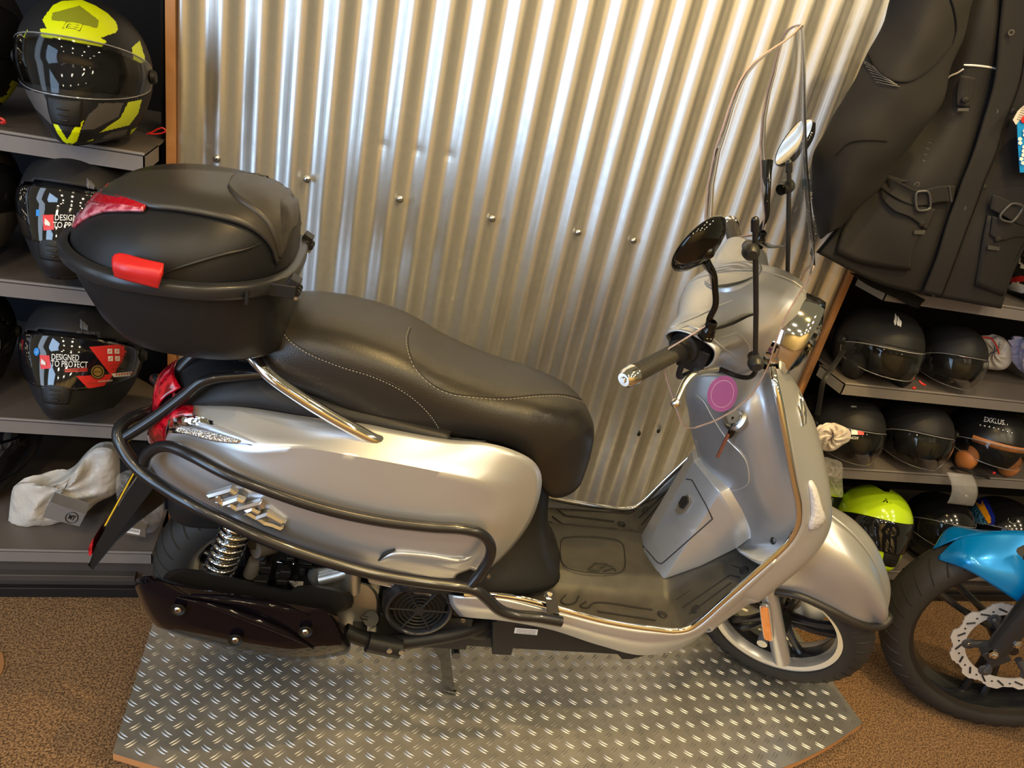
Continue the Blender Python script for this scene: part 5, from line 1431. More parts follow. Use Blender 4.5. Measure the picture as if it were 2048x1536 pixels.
for k in range(7):
    x = 1185 + k * 27; decal(V0_, vs0, L0_, zb([(x, 757 - k * 3), (x + 14, 756 - k * 3), (x + 18, 774 - k * 3), (x + 4, 776 - k * 3)]), stk_r, 'strip_block', .003, 4)
b = MB(); P = [V0_.hit(73 + 5.5 * math.cos(a), 703.5 + 8 * math.sin(a), .0028) - L0_ for a in np.linspace(0, 2 * math.pi, 24, endpoint=False)]; b.add(P, [tuple(range(24))]); b.build('round_label', stk_b, vs0)
b = MB(); b.tube([V0_.hit(*p, .0034) - L0_ for p in ((71, 703), (73, 706), (76, 700))], .0004, 5); b.build('print', white, vs0)
flame(F0_, R0_, L0_, *zb([(840, 200)])[0], 20, gr_)
wtext(F0_, R0_, L0_, 'MT HELMETS', *zb([(905, 338)])[0], 8, gr_, .05)
# --- lowest left shelf
H = helmet('large glossy black helmet lying at the left end of the lowest left shelf', -20, 930, .64, .078, GL_, 1.25, R_(15), R_(10), R_(8), 'full', mat('navy gloss shell', (.006, .007, .012), .12, coat=.6), (), (), 'dark')

# --- right unit, upper shelf
RS = (.460, .740, 1.025, .060)
H = helmet('black open-face helmet with clear goggle visor at the left end of the upper right shelf', 1768, 660, .455, .742, GR_, 1.08, R_(-8), R_(-8), R_(0), 'jet', helmetblk, (), (), 'clear', (-.50, .16), pads=blackp, vdrop=.02)
flame(H[2], H[0], H[1], 1793, 628, 22, white, .003, .25)
b = MB(); b.tube([p - H[1] for p in [WF.at(1688, 700, 1, .42), WF.at(1665, 735, 1, .37), WF.at(1648, 760, 1, .345), WF.at(1640, 800, 1, .345), WF.at(1635, 830, 1, .345)]], .007, 8, 30, flat=.3); b.build('chin_strap', blackp, H[0])
b = MB(); b.tube([p - H[1] for p in [WF.at(1838, 762, 1, .37), WF.at(1845, 768, 1, .36), WF.at(1850, 770, 1, .36)]], .003, 6, 10); b.ball(WF.at(1828, 776, 1, .36) - H[1], (.006, .004, .005), 6); b.build('strap_clip', redp, H[0])
H = helmet('black open-face helmet with long visor and tricolour flag on the upper right shelf', 1905, 690, .47, .742, GR_, .92, R_(-8), R_(-10), R_(0), 'jet', helmetblk, (), (), 'clear', (-.80, .20), vdrop=.03)
def flag(H, x, y, w, h, r=.1):
    for k, m_ in enumerate((mat('flag blue', (.035, .03, .12), .4), white, mat('flag red', (.65, .06, .05), .4))):
        a = x + w * k / 3; b2 = x + w * (k + 1) / 3
        decal(H[3], H[4], H[1], [(a, y + r * (a - x)), (b2, y + r * (b2 - x)), (b2, y + h + r * (b2 - x)), (a, y + h + r * (a - x))], m_, 'flag_band', .0035, 6)
flag(H, 1911, 684, 36, 16, .02)
wtext(H[3], H[4], H[1], 'NOX', 1921, 706, 7, white, .06, .0035, shear=.3)
wtext(H[2], H[0], H[1], 'NOX', 1925, 646, 5, white, .03, .003, shear=.3)
# --- right unit, middle shelf
H = helmet('black helmet with flag and bag in its visor, leftmost on the middle right shelf', 1692, 855, .45, .462, GR_, .98, R_(-8), R_(-14), R_(0), 'jet', helmetblk, (), (), 'clear', (-.80, .20), vdrop=.03)
flag(H, 1690, 852, 38, 17, .02)
wtext(H[3], H[4], H[1], 'NOX', 1708, 876, 8, white, .06, .0035, shear=.3)
wtext(H[2], H[0], H[1], 'NOX', 1708, 813, 5, white, .03, .003, shear=.3)
helmet('plain black open-face helmet with large clear visor, second on the middle right shelf', 1828, 860, .45, .462, GR_, 1.02, R_(-14), R_(-14), R_(0), 'jet', helmetblk, (), (), 'clear', (-.80, .20), vdrop=.03)
tan = mat('tan leather padding', (.42, .15, .04), .45)
H = helmet('black open-face helmet with tan leather padding on the middle right shelf', 1974, 870, .45, .462, GR_, 1.08, R_(-8), R_(-10), R_(0), 'jet', mat('black lacquer', (.008, .008, .009), .3), (), (), 'clear', (-.42, .16), pads=tan)
wtext(H[2], H[0], H[1], 'EXKLUSIV', 1993, 843, 14, white, .17, .003, sx=.85)
b = MB(); 
for k in range(8): b.ball(H[2].hit(1960 + k * 9, 850 + k * 1.6 + .1 * k * k, .003) - H[1], .0042, 6)
b.build('visor_studs', steel, H[0])
b = MB(); b.tube([p - H[1] for p in [WF.at(1905, 935, 1, .40), WF.at(1935, 940, 1, .36), WF.at(1975, 955, 1, .345)]], .012, 10, 20, flat=.4); b.build('chin_strap', blackp, H[0])
b = MB(); b.ball(WF.at(1988, 946, 1, .34) - H[1], (.006, .004, .005), 6); b.build('strap_clip', redp, H[0])
helmet('dark helmet at the right photo edge of the middle right shelf', 2095, 900, .47, .462, GR_, .9, R_(-8), R_(-12), 0, 'jet', helmetblk, (), (), 'dark')
# --- right unit, lower shelf
lime = mat('lime yellow gloss', (.52, .78, .015), .18, coat=.6)
def mt(S, root, L, x, y, w, h, r=.12):
    for f_, m_, o in ((1.0, blackg, .0018), (.88, white, .0022)):
        b = MB(); P = [S.hit(x + w * f_ * math.cos(a) - 0, y + h * f_ * math.sin(a) + r * w * f_ * math.cos(a), o) - L for a in np.linspace(0, 2 * math.pi, 30, endpoint=False)]; b.add(P, [tuple(range(30))]); b.build('oval_mark', m_, root)
    wtext(S, root, L, 'MT', x, y, h * 1.35, blackg, r, .003, bold=.04, shear=.35, sx=1.1)
vn = [([(1729, 958), (1760, 960), (1780, 980), (1778, 985), (1768, 984), (1752, 974), (1740, 968)], 1)]
H = helmet('lime yellow helmet on the lower right shelf, mostly hidden behind the silver scooter', 1622, 1010, .62, .062, GR_, .85, R_(-8), R_(-16), 0, 'full', lime, (), (blackg,), 'dark')
mt(H[2], H[0], H[1], 1662, 999, 14, 9)
H = helmet('lime yellow full-face helmet with round maker mark, fully seen on the lower right shelf', 1742, 1050, .45, .062, GR_, 1.06, R_(-12), R_(-18), R_(0), 'full', lime, vn, (blackg,), 'dark', (-.34, .30), (200, 140))
mt(H[2], H[0], H[1], 1777, 1001, 18, 10)
helmet('glossy black helmet with clear visor beside the lime helmet on the lower right shelf', 1865, 1065, .46, .062, GR_, .98, R_(-10), R_(-18), R_(0), 'full', mat('gloss black shell', (.006, .006, .007), .15, coat=.5), (), (), 'clear', (-.34, .30))
blue_b = mat('blue graphic', (.01, .02, .22), .2, coat=.5); org = mat('amber graphic', (.75, .30, .01), .3, coat=.4); scl = mat('blue scales graphic', (.05, .18, .30), .3, bump=('voronoi', 90, 1.0, .004), noise=(80, .1, (.01, .04, .09)))
zq = lambda L_: [(1780 + x / 5.69, 880 + y / 5.69) for x, y in L_]
H = helmet('black full-face helmet with blue scale and amber graphics on the lower right shelf', 1992, 1070, .44, .062, GR_, 1.02, R_(-10), R_(-16), R_(0), 'full', mat('gloss black shell', (.006, .006, .007), .15, coat=.5),
       [(zq([(820, 720), (1000, 740), (1140, 1000), (920, 930), (800, 860)]), 3), (zq([(960, 600), (1080, 620), (1200, 880), (1190, 975), (1130, 960), (1000, 740)]), 1), (zq([(960, 700), (1040, 740), (1050, 690), (1110, 800), (1155, 900), (1140, 955), (1120, 950), (1040, 820)]), 2), (zq([(800, 1110), (880, 1140), (1000, 1250), (850, 1260)]), 3)],
       (blue_b, org, scl), 'clear', (-.34, .28), (200, 140))
mt(H[2], H[0], H[1], 2026, 1040, 11, 8)

# ================= visor strip hung over the shelf, plastic bags, box
clearb = mat('crinkled clear film', (.9, .9, .9), .08, trans=.75, ior=1.2, alpha=.35, bump=('noise', 60, 1.0, .01))
P0 = wp(1893, 945, .35)
b = MB(); G = []
for t in np.linspace(0, 1, 20):
    G.append([wp(1893 + (1945 - 1893) * u + 14 * math.sin(t * 2.6) - t * 6, 944 + 6 * u + t * 62, .352 - .035 * math.sin(t * 2.2) - .012 * math.sin(u * math.pi)) for u in np.linspace(0, 1, 14)])
b.grid(G); o = b.build('visor_insert', mat('loose visor film', (.75, .75, .76), .08, trans=.7, ior=1.2, alpha=.6), None, angle=180, solid=.0015); tag(o, 'curved clear visor insert hanging over the middle right shelf edge', 'visor')
b = MB(); b.add([wp(1932 + 2.6 * math.cos(a), 991 + 2.6 * math.sin(a), .318) for a in np.linspace(0, 2 * math.pi, 16, endpoint=False)], [tuple(range(16))]); d_ = b.build('hole_dot', white, o)


def bag(label, poly, Y, th, m, name='plastic_bag', seed=1, amp=.012, kind='bag', zmin=None):
    """crumpled bag: outline in the photo at depth Y, puffed to thickness th"""
    random.seed(seed); c = np.mean(poly, 0)
    out = cr([(x, y, 0) for x, y in poly], 64, closed=True)[:, :2]
    G = []; n = 16
    ph = [(random.uniform(0, 6.28), random.choice((3, 5, 7, 9, 11)), random.uniform(.3, 1)) for _ in range(6)]
    for i, f_ in enumerate(np.linspace(1, .02, n)):
        row = []
        for j, p in enumerate(out):
            a = j / 64 * 2 * math.pi; q = c + (p - c) * f_
            cr_ = sum(w_ * math.sin(k * a + f_ * 9 + p0) for p0, k, w_ in ph) / 3
            y = Y - th * math.sqrt(max(0, 1 - f_ ** 2)) - amp * cr_ * (1 - f_ ** 4)
            row.append(wp(q[0], q[1], y))
        G.append(row)
    back = [[p + np.array([0, 2 * (Y - p[1]) * .6, 0]) if 0 else np.array([p[0], Y + (Y - p[1]) * .5, p[2]]) for p in r] for r in G[::-1]]
    P = np.array(G).reshape(-1, 3); lo = P[:, 2].min()
    b = MB(); b.grid(G, closev=True); b.grid(back, closev=True)
    if zmin is not None: b.V = [(x, y, max(z, zmin)) for x, y, z in b.V]
    base = np.array([P[:, 0].mean(), Y, max(lo, zmin) if zmin is not None else lo])
    o = b.build(name, m, None, angle=30, loc=base); tag(o, label, kind); return o


milky = mat('milky plastic bag', (.62, .58, .52), .30, alpha=.82, bump=('noise', 28, .8, .01))
bag('crumpled milky plastic bag on the lowest left shelf', [(22, 1066), (20, 1010), (30, 970), (60, 965), (80, 985), (95, 968), (115, 960), (140, 945), (175, 905), (200, 890), (232, 895), (240, 940), (232, 985), (195, 1005), (160, 1035), (110, 1052), (60, 1062)], .47, .045, milky, seed=4, zmin=.080)
bag('crinkled clear film wrap beside the leaflet box on the lowest left shelf', [(236, 950), (262, 948), (290, 975), (325, 1000), (318, 1050), (300, 1066), (268, 1058), (246, 1040), (234, 1000)], .42, .03, clearb, seed=9, zmin=.080, amp=.02)
bag('white cloth bag with red cord lying behind the flag helmet on the upper right shelf', [(1955, 672), (1975, 676), (2000, 672), (2020, 690), (2025, 720), (2010, 738), (1975, 738), (1950, 730)], .55, .04, mat('white cloth bag', (.50, .50, .54), .7), name='cloth_bag', seed=2, zmin=.742)
bag('pale violet plastic bag at the right photo edge of the upper right shelf', [(2040, 682), (2045, 676), (2075, 685), (2080, 750), (2056, 752), (2040, 735)], .53, .04, mat('violet bag', (.42, .40, .55), .45, bump=('noise', 60, .8, .01)), seed=12, zmin=.742)
bag('crinkled clear plastic bag hanging off the middle right shelf beside the scooter', [(1648, 915), (1665, 918), (1683, 925), (1685, 960), (1684, 995), (1668, 990), (1650, 985), (1648, 950)], .335, .012, clearb, seed=7)
bag('white plastic wad stuffed in the visor of the left flag helmet', [(1635, 862), (1655, 848), (1680, 850), (1700, 862), (1700, 880), (1685, 890), (1665, 902), (1640, 898), (1632, 880)], .34, .02, mat('white wad', (.62, .56, .52), .5, bump=('noise', 50, .6, .01)), seed=3)
b = MB(); b.tube([wp(1964, 675, .48), wp(1980, 676, .48), wp(1992, 690, .48), wp(1998, 708, .48)], .0022, 6, 20); o = b.build('cord', redp, None); tag(o, 'red cord lying on the white cloth bag on the upper right shelf', 'cord')
# flat helmet leaflet boxes
def lbox(label, quad, Y, m, txt=None, bars=False):
    P = [wp(x, y, Y) for x, y in quad]
    lo = min(p[2] for p in P); sh = np.array([0, 0, .081 - lo]) if lo < .081 else np.zeros(3); P = [p + sh for p in P]
    base = np.mean(P, 0); base[2] = min(p[2] for p in P)
    b = MB(); b.prism([p - base for p in P], (0, .03, .008)); o = b.build('carton', m, None, bevel=.001, angle=30); o.location = base; tag(o, label, 'box')
    nn = np.cross(P[1] - P[0], P[3] - P[0]); nn /= np.linalg.norm(nn)
    if nn[1] > 0: nn = -nn
    U = P[1] - P[0]; Vv = P[3] - P[0]
    if txt:
        b = MB(); P2 = [P[0] + U * (.70 + .16 * math.cos(a)) + Vv * (.48 + .34 * math.sin(a)) + nn * .0006 - base for a in np.linspace(0, 2 * math.pi, 30, endpoint=False)]; b.tube(P2, .0011, 6, closed=True); b.build('oval_mark', stk_k, o)
        fnt('print', txt, stk_k, o, lambda v: P[0] + U * (.70 + v.x * .13) + Vv * (.48 - v.y * .4) + nn * .0008 - base, 1.0, bold=.04)
    if bars:
        b = MB(); b.prism([P[0] + U * a + Vv * c + nn * .0004 - base for a, c in ((.1, .2), (.75, .2), (.75, .8), (.1, .8))], nn * .0003); lb = b.build('barcode_label', white, o)
        b = MB()
        for k in range(18):
            a = .14 + k * .033; w_ = .008 if k % 3 else .016
            b.prism([P[0] + U * x_ + Vv * c + nn * .0009 - base for x_, c in ((a, .25), (a + w_, .25), (a + w_, .6), (a, .6))], nn * .0002)
        b.build('barcode', stk_k, lb)
    return o
lbox('silver grey carton with oval logo lying on the lowest left shelf', [(101, 1004), (172, 1028), (158, 1052), (86, 1034)], .385, mat('silver carton', (.22, .21, .21), .35, .3), 'MT')
lbox('brown carton end with barcode label under the scooter plate on the lowest left shelf', [(250, 1050), (292, 1058), (290, 1074), (247, 1067)], .375, mat('brown grey carton', (.14, .11, .085), .5), None, True)

# ================= jacket
jb = mat('black textile', (.016, .0155, .017), .75, bump=('noise', 700, .5, .0008), spec=.25)
jb2 = mat('black lining', (.008, .008, .010), .85, spec=.2)
JK = empty('jacket', 'long black textile motorcycle jacket hanging in front of the right shelving', 'jacket', tuple(wp(1850, 560, .33)))
JL = np.array(JK.location)
def jw(*t): return [wp(*q) - JL for q in t]
def wav(G, amp=.006, f=5, seed=0):
    random.seed(seed); ph = [(random.uniform(0, 6), random.uniform(.5, 1.5), random.uniform(-1, 1)) for _ in range(4)]
    n, m_ = len(G), len(G[0])
    out = []
    for i, r in enumerate(G):
        out.append([p + np.array([0, amp * sum(math.sin(f * k * (j / m_ * 3.1 + s_ * i / n * 1.3) + p0) for p0, k, s_ in ph) / 3 * math.sin(math.pi * min(1, max(0, i / n)) * .9 + .15), 0]) for j, p in enumerate(r)])
    return out
# torso, left front (seen on the left) and right front
Lf = jw((1945, -60, .34), (1905, 60, .34), (1888, 160, .34), (1862, 240, .345), (1800, 300, .35), (1762, 345, .35), (1744, 368, .35), (1715, 410, .345), (1690, 444, .34), (1638, 508, .34))
M1 = jw((1985, -60, .30), (1950, 60, .295), (1932, 160, .29), (1910, 240, .285), (1870, 310, .28), (1835, 365, .275), (1822, 400, .275), (1805, 440, .27), (1790, 490, .27), (1760, 568, .28))
Fr = jw((2030, -60, .31), (2018, 60, .305), (2005, 160, .30), (1985, 240, .295), (1965, 310, .29), (1945, 365, .285), (1935, 400, .285), (1915, 450, .28), (1895, 510, .28), (1862, 592, .29))
G = wav(patch([Lf, M1, Fr], 40, 60), .008, 4, 2)
b = MB(); b.grid(G); fr1 = b.build('front_panel', jb, JK, angle=180, solid=.006)
Fr2 = jw((2050, -60, .30), (2040, 60, .295), (2030, 160, .29), (2008, 240, .285), (1985, 310, .28), (1962, 365, .275), (1950, 400, .275), (1930, 450, .272), (1908, 510, .272), (1872, 594, .28))
M2 = jw((2150, -60, .30), (2130, 60, .29), (2110, 160, .285), (2090, 240, .28), (2070, 310, .275), (2050, 365, .27), (2035, 400, .27), (2015, 450, .268), (1990, 510, .268), (1950, 608, .275))
Rt = jw((2260, -60, .34), (2240, 60, .34), (2220, 160, .34), (2190, 240, .34), (2160, 310, .335), (2110, 390, .33), (2080, 440, .33), (2050, 490, .325), (2025, 545, .32), (2000, 617, .32))
G2 = wav(patch([Fr2, M2, Rt], 40, 60), .006, 4, 5)
b = MB(); b.grid(G2); fr2 = b.build('front_panel', jb, JK, angle=180, solid=.006)
b = MB(); b.grid(patch([[p + np.array([0, .012, 0]) for p in Lf], [p + np.array([0, .05, 0]) for p in M1], [p + np.array([0, .05, 0]) for p in M2], [p + np.array([0, .012, 0]) for p in Rt]], 30, 40)); b.build('back_panel', jb2, JK, angle=180, solid=.004)
# placket (double storm flap)
PA = jw((2012, -60, .285), (2000, 60, .28), (1990, 160, .275), (1968, 240, .27), (1946, 310, .262), (1924, 365, .26), (1912, 400, .26), (1894, 450, .258), (1876, 510, .258), (1846, 586, .268))
PB = jw((2062, -60, .285), (2052, 60, .28), (2040, 160, .275), (2012, 240, .27), (1990, 310, .262), (1967, 365, .26), (1955, 400, .26), (1936, 450, .258), (1914, 510, .258), (1882, 594, .268))
b = MB(); b.grid(patch([PA, PB], 8, 60)); b.build('storm_flap', jb, JK, angle=180, solid=.003)
b = MB(); b.tube([p - np.array([0, .003, 0]) for p in cr(PB, 60)], .0012, 6); b.tube([p - np.array([.004, .003, 0]) for p in cr(PA, 60)], .0012, 6); b.build('seam', jb2, JK)
# sleeve
So = jw((1800, -60, .30), (1762, 60, .30), (1724, 125, .29), (1690, 190, .285), (1655, 255, .28), (1630, 310, .28), (1624, 360, .285), (1626, 425, .29), (1640, 478, .30))
Sm = jw((1880, -60, .22), (1845, 60, .21), (1812, 130, .205), (1785, 200, .20), (1745, 265, .20), (1712, 320, .205), (1690, 365, .215), (1672, 420, .23), (1662, 462, .25))
Si = jw((1960, -60, .27), (1930, 60, .26), (1902, 125, .255), (1884, 200, .25), (1845, 265, .25), (1795, 322, .255), (1758, 375, .265), (1712, 420, .28), (1682, 452, .29))
Sb = [a * .5 + c * .5 + np.array([0, .05, 0]) for a, c in zip(So, Si)]
cols = [patch([[a, m_, c, k, a] for a, m_, c, k in [(So[i], Sm[i], Si[i], Sb[i])]], 1, 2) if 0 else None for i in range(0)]
A_ = [cr(x, 60) for x in (So, Sm, Si, Sb)]
G = [cr([A_[k][i] for k in range(4)], 40, closed=True) for i in range(60)]
random.seed(8)
Gw = []
for i, r in enumerate(G):
    c = np.mean(r, 0); Gw.append([c + (p - c) * (1 + .018 * math.sin(i * .55 + 2 * math.sin(j * .3)) + .03 * math.sin(j * .5 + i * .2)) for j, p in enumerate(r)])
b = MB(); b.loft(Gw); sl = b.build('sleeve', jb, JK, angle=180)
SLV = Surf([np.array(p) + JL for r in Gw for p in r], [(i * 40 + j, i * 40 + (j + 1) % 40, (i + 1) * 40 + (j + 1) % 40, (i + 1) * 40 + j) for i in range(59) for j in range(40)])
def on_s(l, r, name, m, off=.002, n=30, S=None, par=None, **k):
    b = MB(); b.tube([(S or SLV).hit(x, y, off) - JL for x, y in cr([(a, c, 0) for a, c in l], n)[:, :2]], r, 6, **k); return b.build(name, m, par or sl)
on_s([(1737, 108), (1752, 135), (1780, 158), (1815, 163), (1850, 145), (1880, 118), (1905, 88)], .0022, 'seam', jb2)
on_s([(1735, 112), (1748, 140), (1775, 164), (1800, 170)], .0015, 'seam', jb2)
for k in range(8):
    t = k / 7; on_s([(1724 + 4 * k, 120 + 7 * k * .9), (1745 + 5.5 * k, 132 + 5.5 * k), (1768 + 4.5 * k, 152 + 3 * k)], .0007, 'mesh_rib', gr_, .003)
on_s([(1672, 310), (1700, 285), (1740, 280), (1775, 282)], .0015, 'seam', jb2)
on_s([(1895, -20), (1908, 20), (1912, 60), (1905, 90)], .002, 'seam', jb2)
FS1 = Surf([np.array(p) + JL for r in wav(patch([Lf, M1, Fr], 40, 60), .008, 4, 2) for p in r], [(i * 60 + j, i * 60 + j + 1, (i + 1) * 60 + j + 1, (i + 1) * 60 + j) for i in range(39) for j in range(59)])
FS2 = Surf([np.array(p) + JL for r in G2 for p in r], [(i * 60 + j, i * 60 + j + 1, (i + 1) * 60 + j + 1, (i + 1) * 60 + j) for i in range(39) for j in range(59)])
pip = mat('reflective piping', (.70, .70, .70), .4)
on_s([(1928, 130), (1950, 131), (1975, 134), (1999, 139)], .0022, 'reflective_piping', pip, .004, S=FS1, par=fr1)
on_s([(1890, 164), (1900, 153), (1915, 146), (1927, 138)], .0020, 'reflective_piping', pip, .004, S=FS1, par=fr1)
for k in range(11): on_s([(1880 - k * 3.5, 200 + k * 12), (1892 - k * 4.2, 203 + k * 12)], .0008, 'mesh_rib', gr_, .003, 6, FS1, fr1)
def jpatch(S, rows, name, m, off, par, th=.004):
    b = MB(); b.grid(patch([[S.hit(x, y, off) - JL for x, y in cr([(a, c, 0) for a, c in r], 24)[:, :2]] for r in rows], 12, 24)); return b.build(name, m, par, angle=180, solid=th)
pk1 = jpatch(FS1, [[(1745, 372), (1775, 392), (1815, 412), (1850, 425)], [(1715, 415), (1760, 440), (1800, 455), (1838, 465)], [(1690, 450), (1735, 485), (1785, 500), (1822, 512)], [(1672, 505), (1720, 525), (1775, 535), (1820, 540)]], 'pocket', jb, .012, fr1, .006)
fl1 = jpatch(FS1, [[(1762, 378), (1790, 398), (1830, 410), (1870, 418)], [(1764, 392), (1790, 415), (1825, 428), (1862, 440)], [(1768, 402), (1790, 422), (1820, 434), (1852, 460)]], 'pocket_flap', jb, .02, pk1, .004)
pk2 = jpatch(FS2, [[(1975, 430), (2010, 440), (2050, 450), (2090, 455)], [(1965, 480), (2005, 490), (2040, 500), (2075, 505)], [(1950, 570), (1975, 580), (2000, 590), (2020, 595)]], 'pocket', jb, .010, fr2, .006)
fl2 = jpatch(FS2, [[(1985, 432), (2010, 440), (2045, 450), (2090, 458)], [(1980, 470), (2000, 482), (2030, 474), (2080, 478)]], 'pocket_flap', jb, .018, pk2, .004)
def snap(x, y, S, par, m=None):
    p = S.hit(x, y, .022) - JL; b = MB(); b.lathe([(0, -.003), (.006, -.002), (.008, .001), (.008, .004)], p, (.5, .8, .1), 18); return b.build('snap_button', m or mat('black snap', (.03, .03, .03), .35, .5), par)
for x, y, S, pa in ((1843, 447, FS1, fr1), (1995, 478, FS2, fr2), (1931, 199, FS1, fr1), (1966, 374, FS2, fr2), (1943, 416, FS2, fr2), (2025, 222, FS2, fr2)): snap(x, y, S, pa)
sn = mat('snap ring', (.16, .16, .17), .3, .8)
for x, y in ((1943, 372), (1926, 416), (1993, 223), (2022, 65)):
    p = FS1.hit(min(x, 1990), y, .03) - JL if x < 1995 else wp(x, y, .272) - JL; b = MB(); b.lathe([(.003, -.002), (.0035, -.003), (.006, -.003), (.0065, 0)], p, (.5, .8, .1), 18); b.build('snap_socket', sn, fr1)
b1 = jpatch(FS1, [[(1760, 345), (1800, 365), (1835, 380), (1880, 372), (1910, 372)], [(1752, 368), (1795, 398), (1835, 412), (1880, 404), (1905, 404)]], 'waist_belt', jb, .024, fr1, .003)
b2 = jpatch(FS2, [[(1985, 390), (2005, 395), (2050, 420), (2100, 430)], [(1980, 418), (2000, 428), (2040, 450), (2090, 462)]], 'waist_belt', jb, .022, fr2, .003)
def buckle(q, S, par):
    b = MB(); P = [S.hit(x, y, .03) - JL for x, y in cr([(a, c, 0) for a, c in q], 24, closed=True)[:, :2]]; b.tube(P, .0028, 8, closed=True)
    b.tube([S.hit((q[0][0] + q[3][0]) / 2 + 2, (q[0][1] + q[3][1]) / 2 - 14, .03) - JL, S.hit((q[1][0] + q[2][0]) / 2, (q[1][1] + q[2][1]) / 2 , .03) - JL], .001, 4) if 0 else None
    b.build('buckle', mat('buckle plastic', (.055, .055, .06), .35), par)
buckle([(1832, 388), (1835, 384), (1855, 383), (1858, 387), (1860, 415), (1856, 419), (1838, 421), (1834, 418)], FS1, b1)
buckle([(2022, 408), (2028, 407), (2045, 412), (2043, 420), (2025, 443), (2018, 444), (2002, 438), (2000, 432)], FS2, b2)
for l in ([(1898, 372), (1903, 404)],): on_s(l, .002, 'belt_loop', mat('buckle plastic', (.055, .055, .06), .35), .028, 8, FS1, b1)
for (q, S, pa) in (([(1828, 461), (1850, 460), (1848, 468), (1827, 468)], FS1, fr1), ([(1975, 490), (1999, 494), (1997, 501), (1974, 498)], FS2, fr2), ([(1915, 216), (1937, 216), (1936, 222), (1914, 222)], FS1, fr1)):
    b = MB(); b.prism([S.hit(x, y, .019) - JL for x, y in q], (0, -.002, 0)); b.build('pull_tab', mat('tab rubber', (.045, .045, .045), .5), pa)
jpatch(FS1, [[(1922, 150), (1935, 152), (1950, 155)], [(1915, 180), (1930, 185), (1945, 188)], [(1914, 212), (1928, 214), (1938, 216)]], 'chest_tab', jb, .010, fr1, .003)
b = MB(); b.grid(patch([jw((1700, 545, .36), (1760, 560, .36), (1830, 590, .36), (1850, 600, .36)), jw((1735, 570, .35), (1780, 585, .345), (1820, 598, .345), (1840, 610, .35)), jw((1770, 585, .35), (1800, 600, .345), (1820, 612, .345), (1838, 616, .35))], 8, 16)); b.build('lining_hem', jb2, JK, angle=180, solid=.003)
# swing tag on the jacket
P = [wp(x, y, .24) for x, y in ((2034, 242), (2050, 232), (2110, 236), (2110, 345), (2040, 345), (2036, 290))]
TG = np.array(P[4]); b = MB(); b.prism([p - TG for p in P], (0, .001, 0)); tg = b.build('swing_tag', mat('tag blue', (.01, .25, .62), .35), None); tg.location = TG; tag(tg, 'blue and white cardboard swing tag hanging from the black jacket', 'tag')
P = [wp(x, y, .2385) - TG for x, y in ((2026, 240), (2036, 222), (2060, 200), (2110, 190), (2110, 230), (2040, 240), (2032, 250))]
b = MB(); b.prism(P, (0, .001, 0)); b.build('tag_flap', mat('tag cream', (.65, .58, .50), .5), tg)
b = MB()
for k in range(7): b.tube([wp(2034 + k * 2, 238 - k * 4.5, .2375) - TG, wp(2048 + k * 2, 242 - k * 4.5, .2375) - TG], .0004, 4)
b.build('print', stk_k, tg)
b = MB(); b.ball(wp(2050, 238, .2375) - TG, (.010, .001, .009), 8); b.build('red_dot', stk_r, tg)
random.seed(2); b = MB()
for k in range(9):
    x, y = random.uniform(2039, 2050), 262 + k * 8; b.prism([wp(x + a, y + c, .2375) - TG for a, c in ((-3, -3), (2, -4), (5, 0), (1, 4), (-4, 2))], (0, -.0004, 0))
b.build('tag_figures', white, tg)
# white/black/red graphic thing on the top right shelf
H = helmet('black helmet with white and red graphics behind the jacket hem on the top right shelf', 2075, 575, .48, 1.027, GR_, 1.0, R_(-8), R_(-8), 0, 'full', mat('gloss black shell', (.006, .006, .007), .15, coat=.5),
       [([(2003, 598), (2015, 575), (2030, 560), (2048, 570), (2048, 600), (2030, 605), (2010, 606)], 1), ([(2020, 556), (2048, 550), (2048, 562), (2022, 566)], 2), ([(2040, 510), (2060, 505), (2060, 540), (2040, 535)], 1)], (white, redp), 'dark')
# a leaf on the carpet at the left edge
P = [wz(x, y, -.0688) for x, y in cr([(-8, 1335, 0), (-6, 1308, 0), (2, 1304, 0), (8, 1320, 0), (4, 1345, 0), (-4, 1352, 0)], 24, closed=True)[:, :2]]
b = MB(); b.prism(P, (0, 0, .001)); o = b.build('leaf', mat('dry leaf', (.30, .14, .05), .7), None); tag(o, 'dry orange leaf on the brown carpet at the left edge', 'leaf')

# ================= blue motorcycle front
psi = R_(-26.7)
xl = np.array([math.cos(psi), math.sin(psi), 0]); yl = np.array([-math.sin(psi), math.cos(psi), 0])
BF = Frame(np.stack([xl, yl, [0, 0, 1.]], 1), (1.852, -.146, -.07))
BK = empty('motorcycle', 'blue motorcycle of which only the black front wheel and fender show at lower right', 'motorcycle')
BK.matrix_world = Matrix.Translation(Vector(BF.t)) @ Matrix([list(r) + [0] for r in BF.R] + [[0, 0, 0, 1]])
def bp_(x, y, Y): return BF.at(x, y, 1, Y)
RW = .309; wc = (0, .075, RW)
wheel(wc, RW, .125, .243, None, None, mat('black rim', (.010, .010, .011), .3, coat=.3), mat('black rim', (.010, .010, .011), .3), 3, ('tyre', 'rim', 'wheel_hub'), BK, 40)
dc = np.array([0, .015, RW])
b = MB(); n = 144; prof = []
dr = .141
for k in range(n):
    a = 2 * math.pi * k / n; r = dr + .005 * (1 if math.sin(a * 12) > .2 else (-.9 if math.sin(a * 12) < -.5 else 0)); prof.append((r, a))
inn = .108
for y0 in (0, .004):
    b.grid([[(dc[0] + r * math.cos(a), dc[1] + y0, dc[2] + r * math.sin(a)) for r, a in prof], [(dc[0] + inn * math.cos(a), dc[1] + y0, dc[2] + inn * math.sin(a)) for r, a in prof]], closev=True)
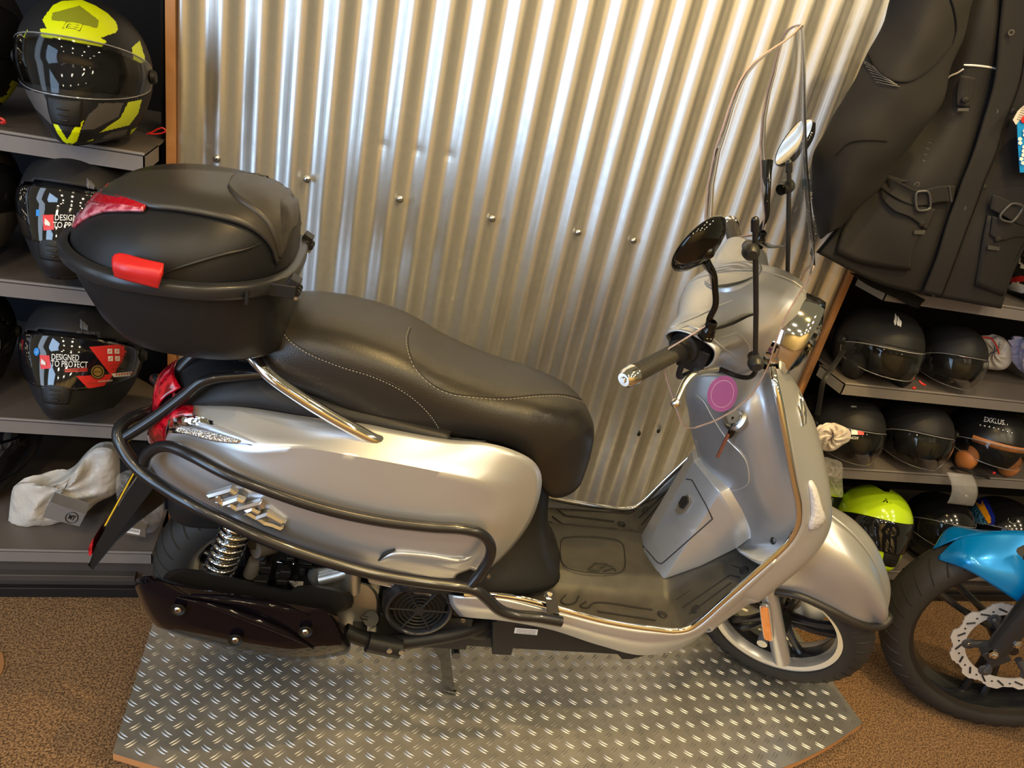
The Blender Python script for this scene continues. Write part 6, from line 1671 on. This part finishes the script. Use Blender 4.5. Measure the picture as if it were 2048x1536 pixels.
b.grid([[(dc[0] + r * math.cos(a), dc[1] + y0, dc[2] + r * math.sin(a)) for r, a in prof] for y0 in (0, .004)], closev=True)
b.grid([[(dc[0] + inn * math.cos(a), dc[1] + y0, dc[2] + inn * math.sin(a)) for r, a in prof] for y0 in (0, .004)], closev=True)
dsk = b.build('brake_disc', mat('disc steel', (.62, .61, .60), .38, .35), BK, angle=30)
b = MB()
for k in range(18):
    a = 2 * math.pi * k / 18; r0_, r1_ = .117, .131; da = .13
    b.tube([dc + np.array([r0_ * math.cos(a), -.0006, r0_ * math.sin(a)]), dc + np.array([r1_ * math.cos(a + da), -.0006, r1_ * math.sin(a + da)])], .0026, 6)
    b.ball(dc + np.array([.124 * math.cos(a - .10), -.0005, .124 * math.sin(a - .10)]), (.003, .001, .003), 5)
b.build('disc_holes', groove, dsk)
for k in range(6):
    a = 2 * math.pi * (k + .3) / 6
    b = MB(); c = dc + np.array([.100 * math.cos(a), .001, .100 * math.sin(a)]); b.ball(c, (.018, .004, .018), 10); b.cyl(c, dc + np.array([.05 * math.cos(a), .006, .05 * math.sin(a)]), .010, 10); cr1 = b.build('disc_carrier', mat('carrier grey', (.05, .05, .055), .4), BK)
    b = MB(); b.lathe([(0, -.006), (.004, -.006), (.0055, -.004), (.0055, 0)], c, (0, 1, 0), 12); b.build('carrier_bolt', steel, cr1)
b = MB(); f0 = bp_(1988, 1305, -.045); f1 = bp_(2048, 1230, -.045); d_ = f1 - f0; 
b.tube([f0 + d_ * .05, f0 + d_ * .3, f1 + d_ * 2.5], [.022, .027, .029], 20); b.box(f0, (.05, .04, .05), rodr(np.array([0, 1., 0]), .6)); b.build('fork_leg', mat('satin black fork', (.02, .02, .022), .35), BK, bevel=.002)
for (x, y) in ((1988, 1311), (2034, 1290)):
    q = bp_(x, y, -.07); b = MB(); b.lathe([(0, -.006), (.006, -.006), (.008, -.003), (.008, 0), (.012, .001), (.012, .008)], q, (0, 1, 0), 6); b.build('axle_bolt', chrome, BK)
b = MB(); q0 = bp_(1988, 1305, -.045); b.cyl((0, 0, RW), (0, .15, RW), .014, 16); b.build('axle', blackt, BK)
bl = mat('blue metallic paint', (.0, .22, .62), .28, .35, coat=.6)
bld = bl
g0 = [bp_(1875, 1113, .075), bp_(1930, 1102, .075), bp_(1990, 1103, .075), bp_(2048, 1107, .075), bp_(2120, 1125, .075)]
g1 = [bp_(1876, 1116, .055), bp_(1935, 1120, .0), bp_(1990, 1140, -.01), bp_(2048, 1160, -.014), bp_(2110, 1190, -.014)]
g2 = [bp_(1878, 1120, .050), bp_(1935, 1140, -.006), bp_(1985, 1170, -.016), bp_(2046, 1210, -.02), bp_(2110, 1250, -.02)]
T0 = bp_(1877, 1114, .055); g0[0] = T0.copy(); g1[0] = T0 + np.array([0, -.002, -.002]); g2[0] = T0 + np.array([0, -.004, -.004])
for p in g0[1:]:
    r_ = math.hypot(p[0], p[2] - RW)
    if r_ < RW + .016: k_ = (RW + .016) / r_; p[0] *= k_; p[2] = RW + (p[2] - RW) * k_
G = patch([g0, g1, g2], 14, 30); b = MB(); b.grid(G); b.grid([[p * np.array([1, -1, 1]) + np.array([0, .15, 0]) for p in r][::-1] for r in G]); b.build('front_fender', bl, BK, angle=60, solid=.003)
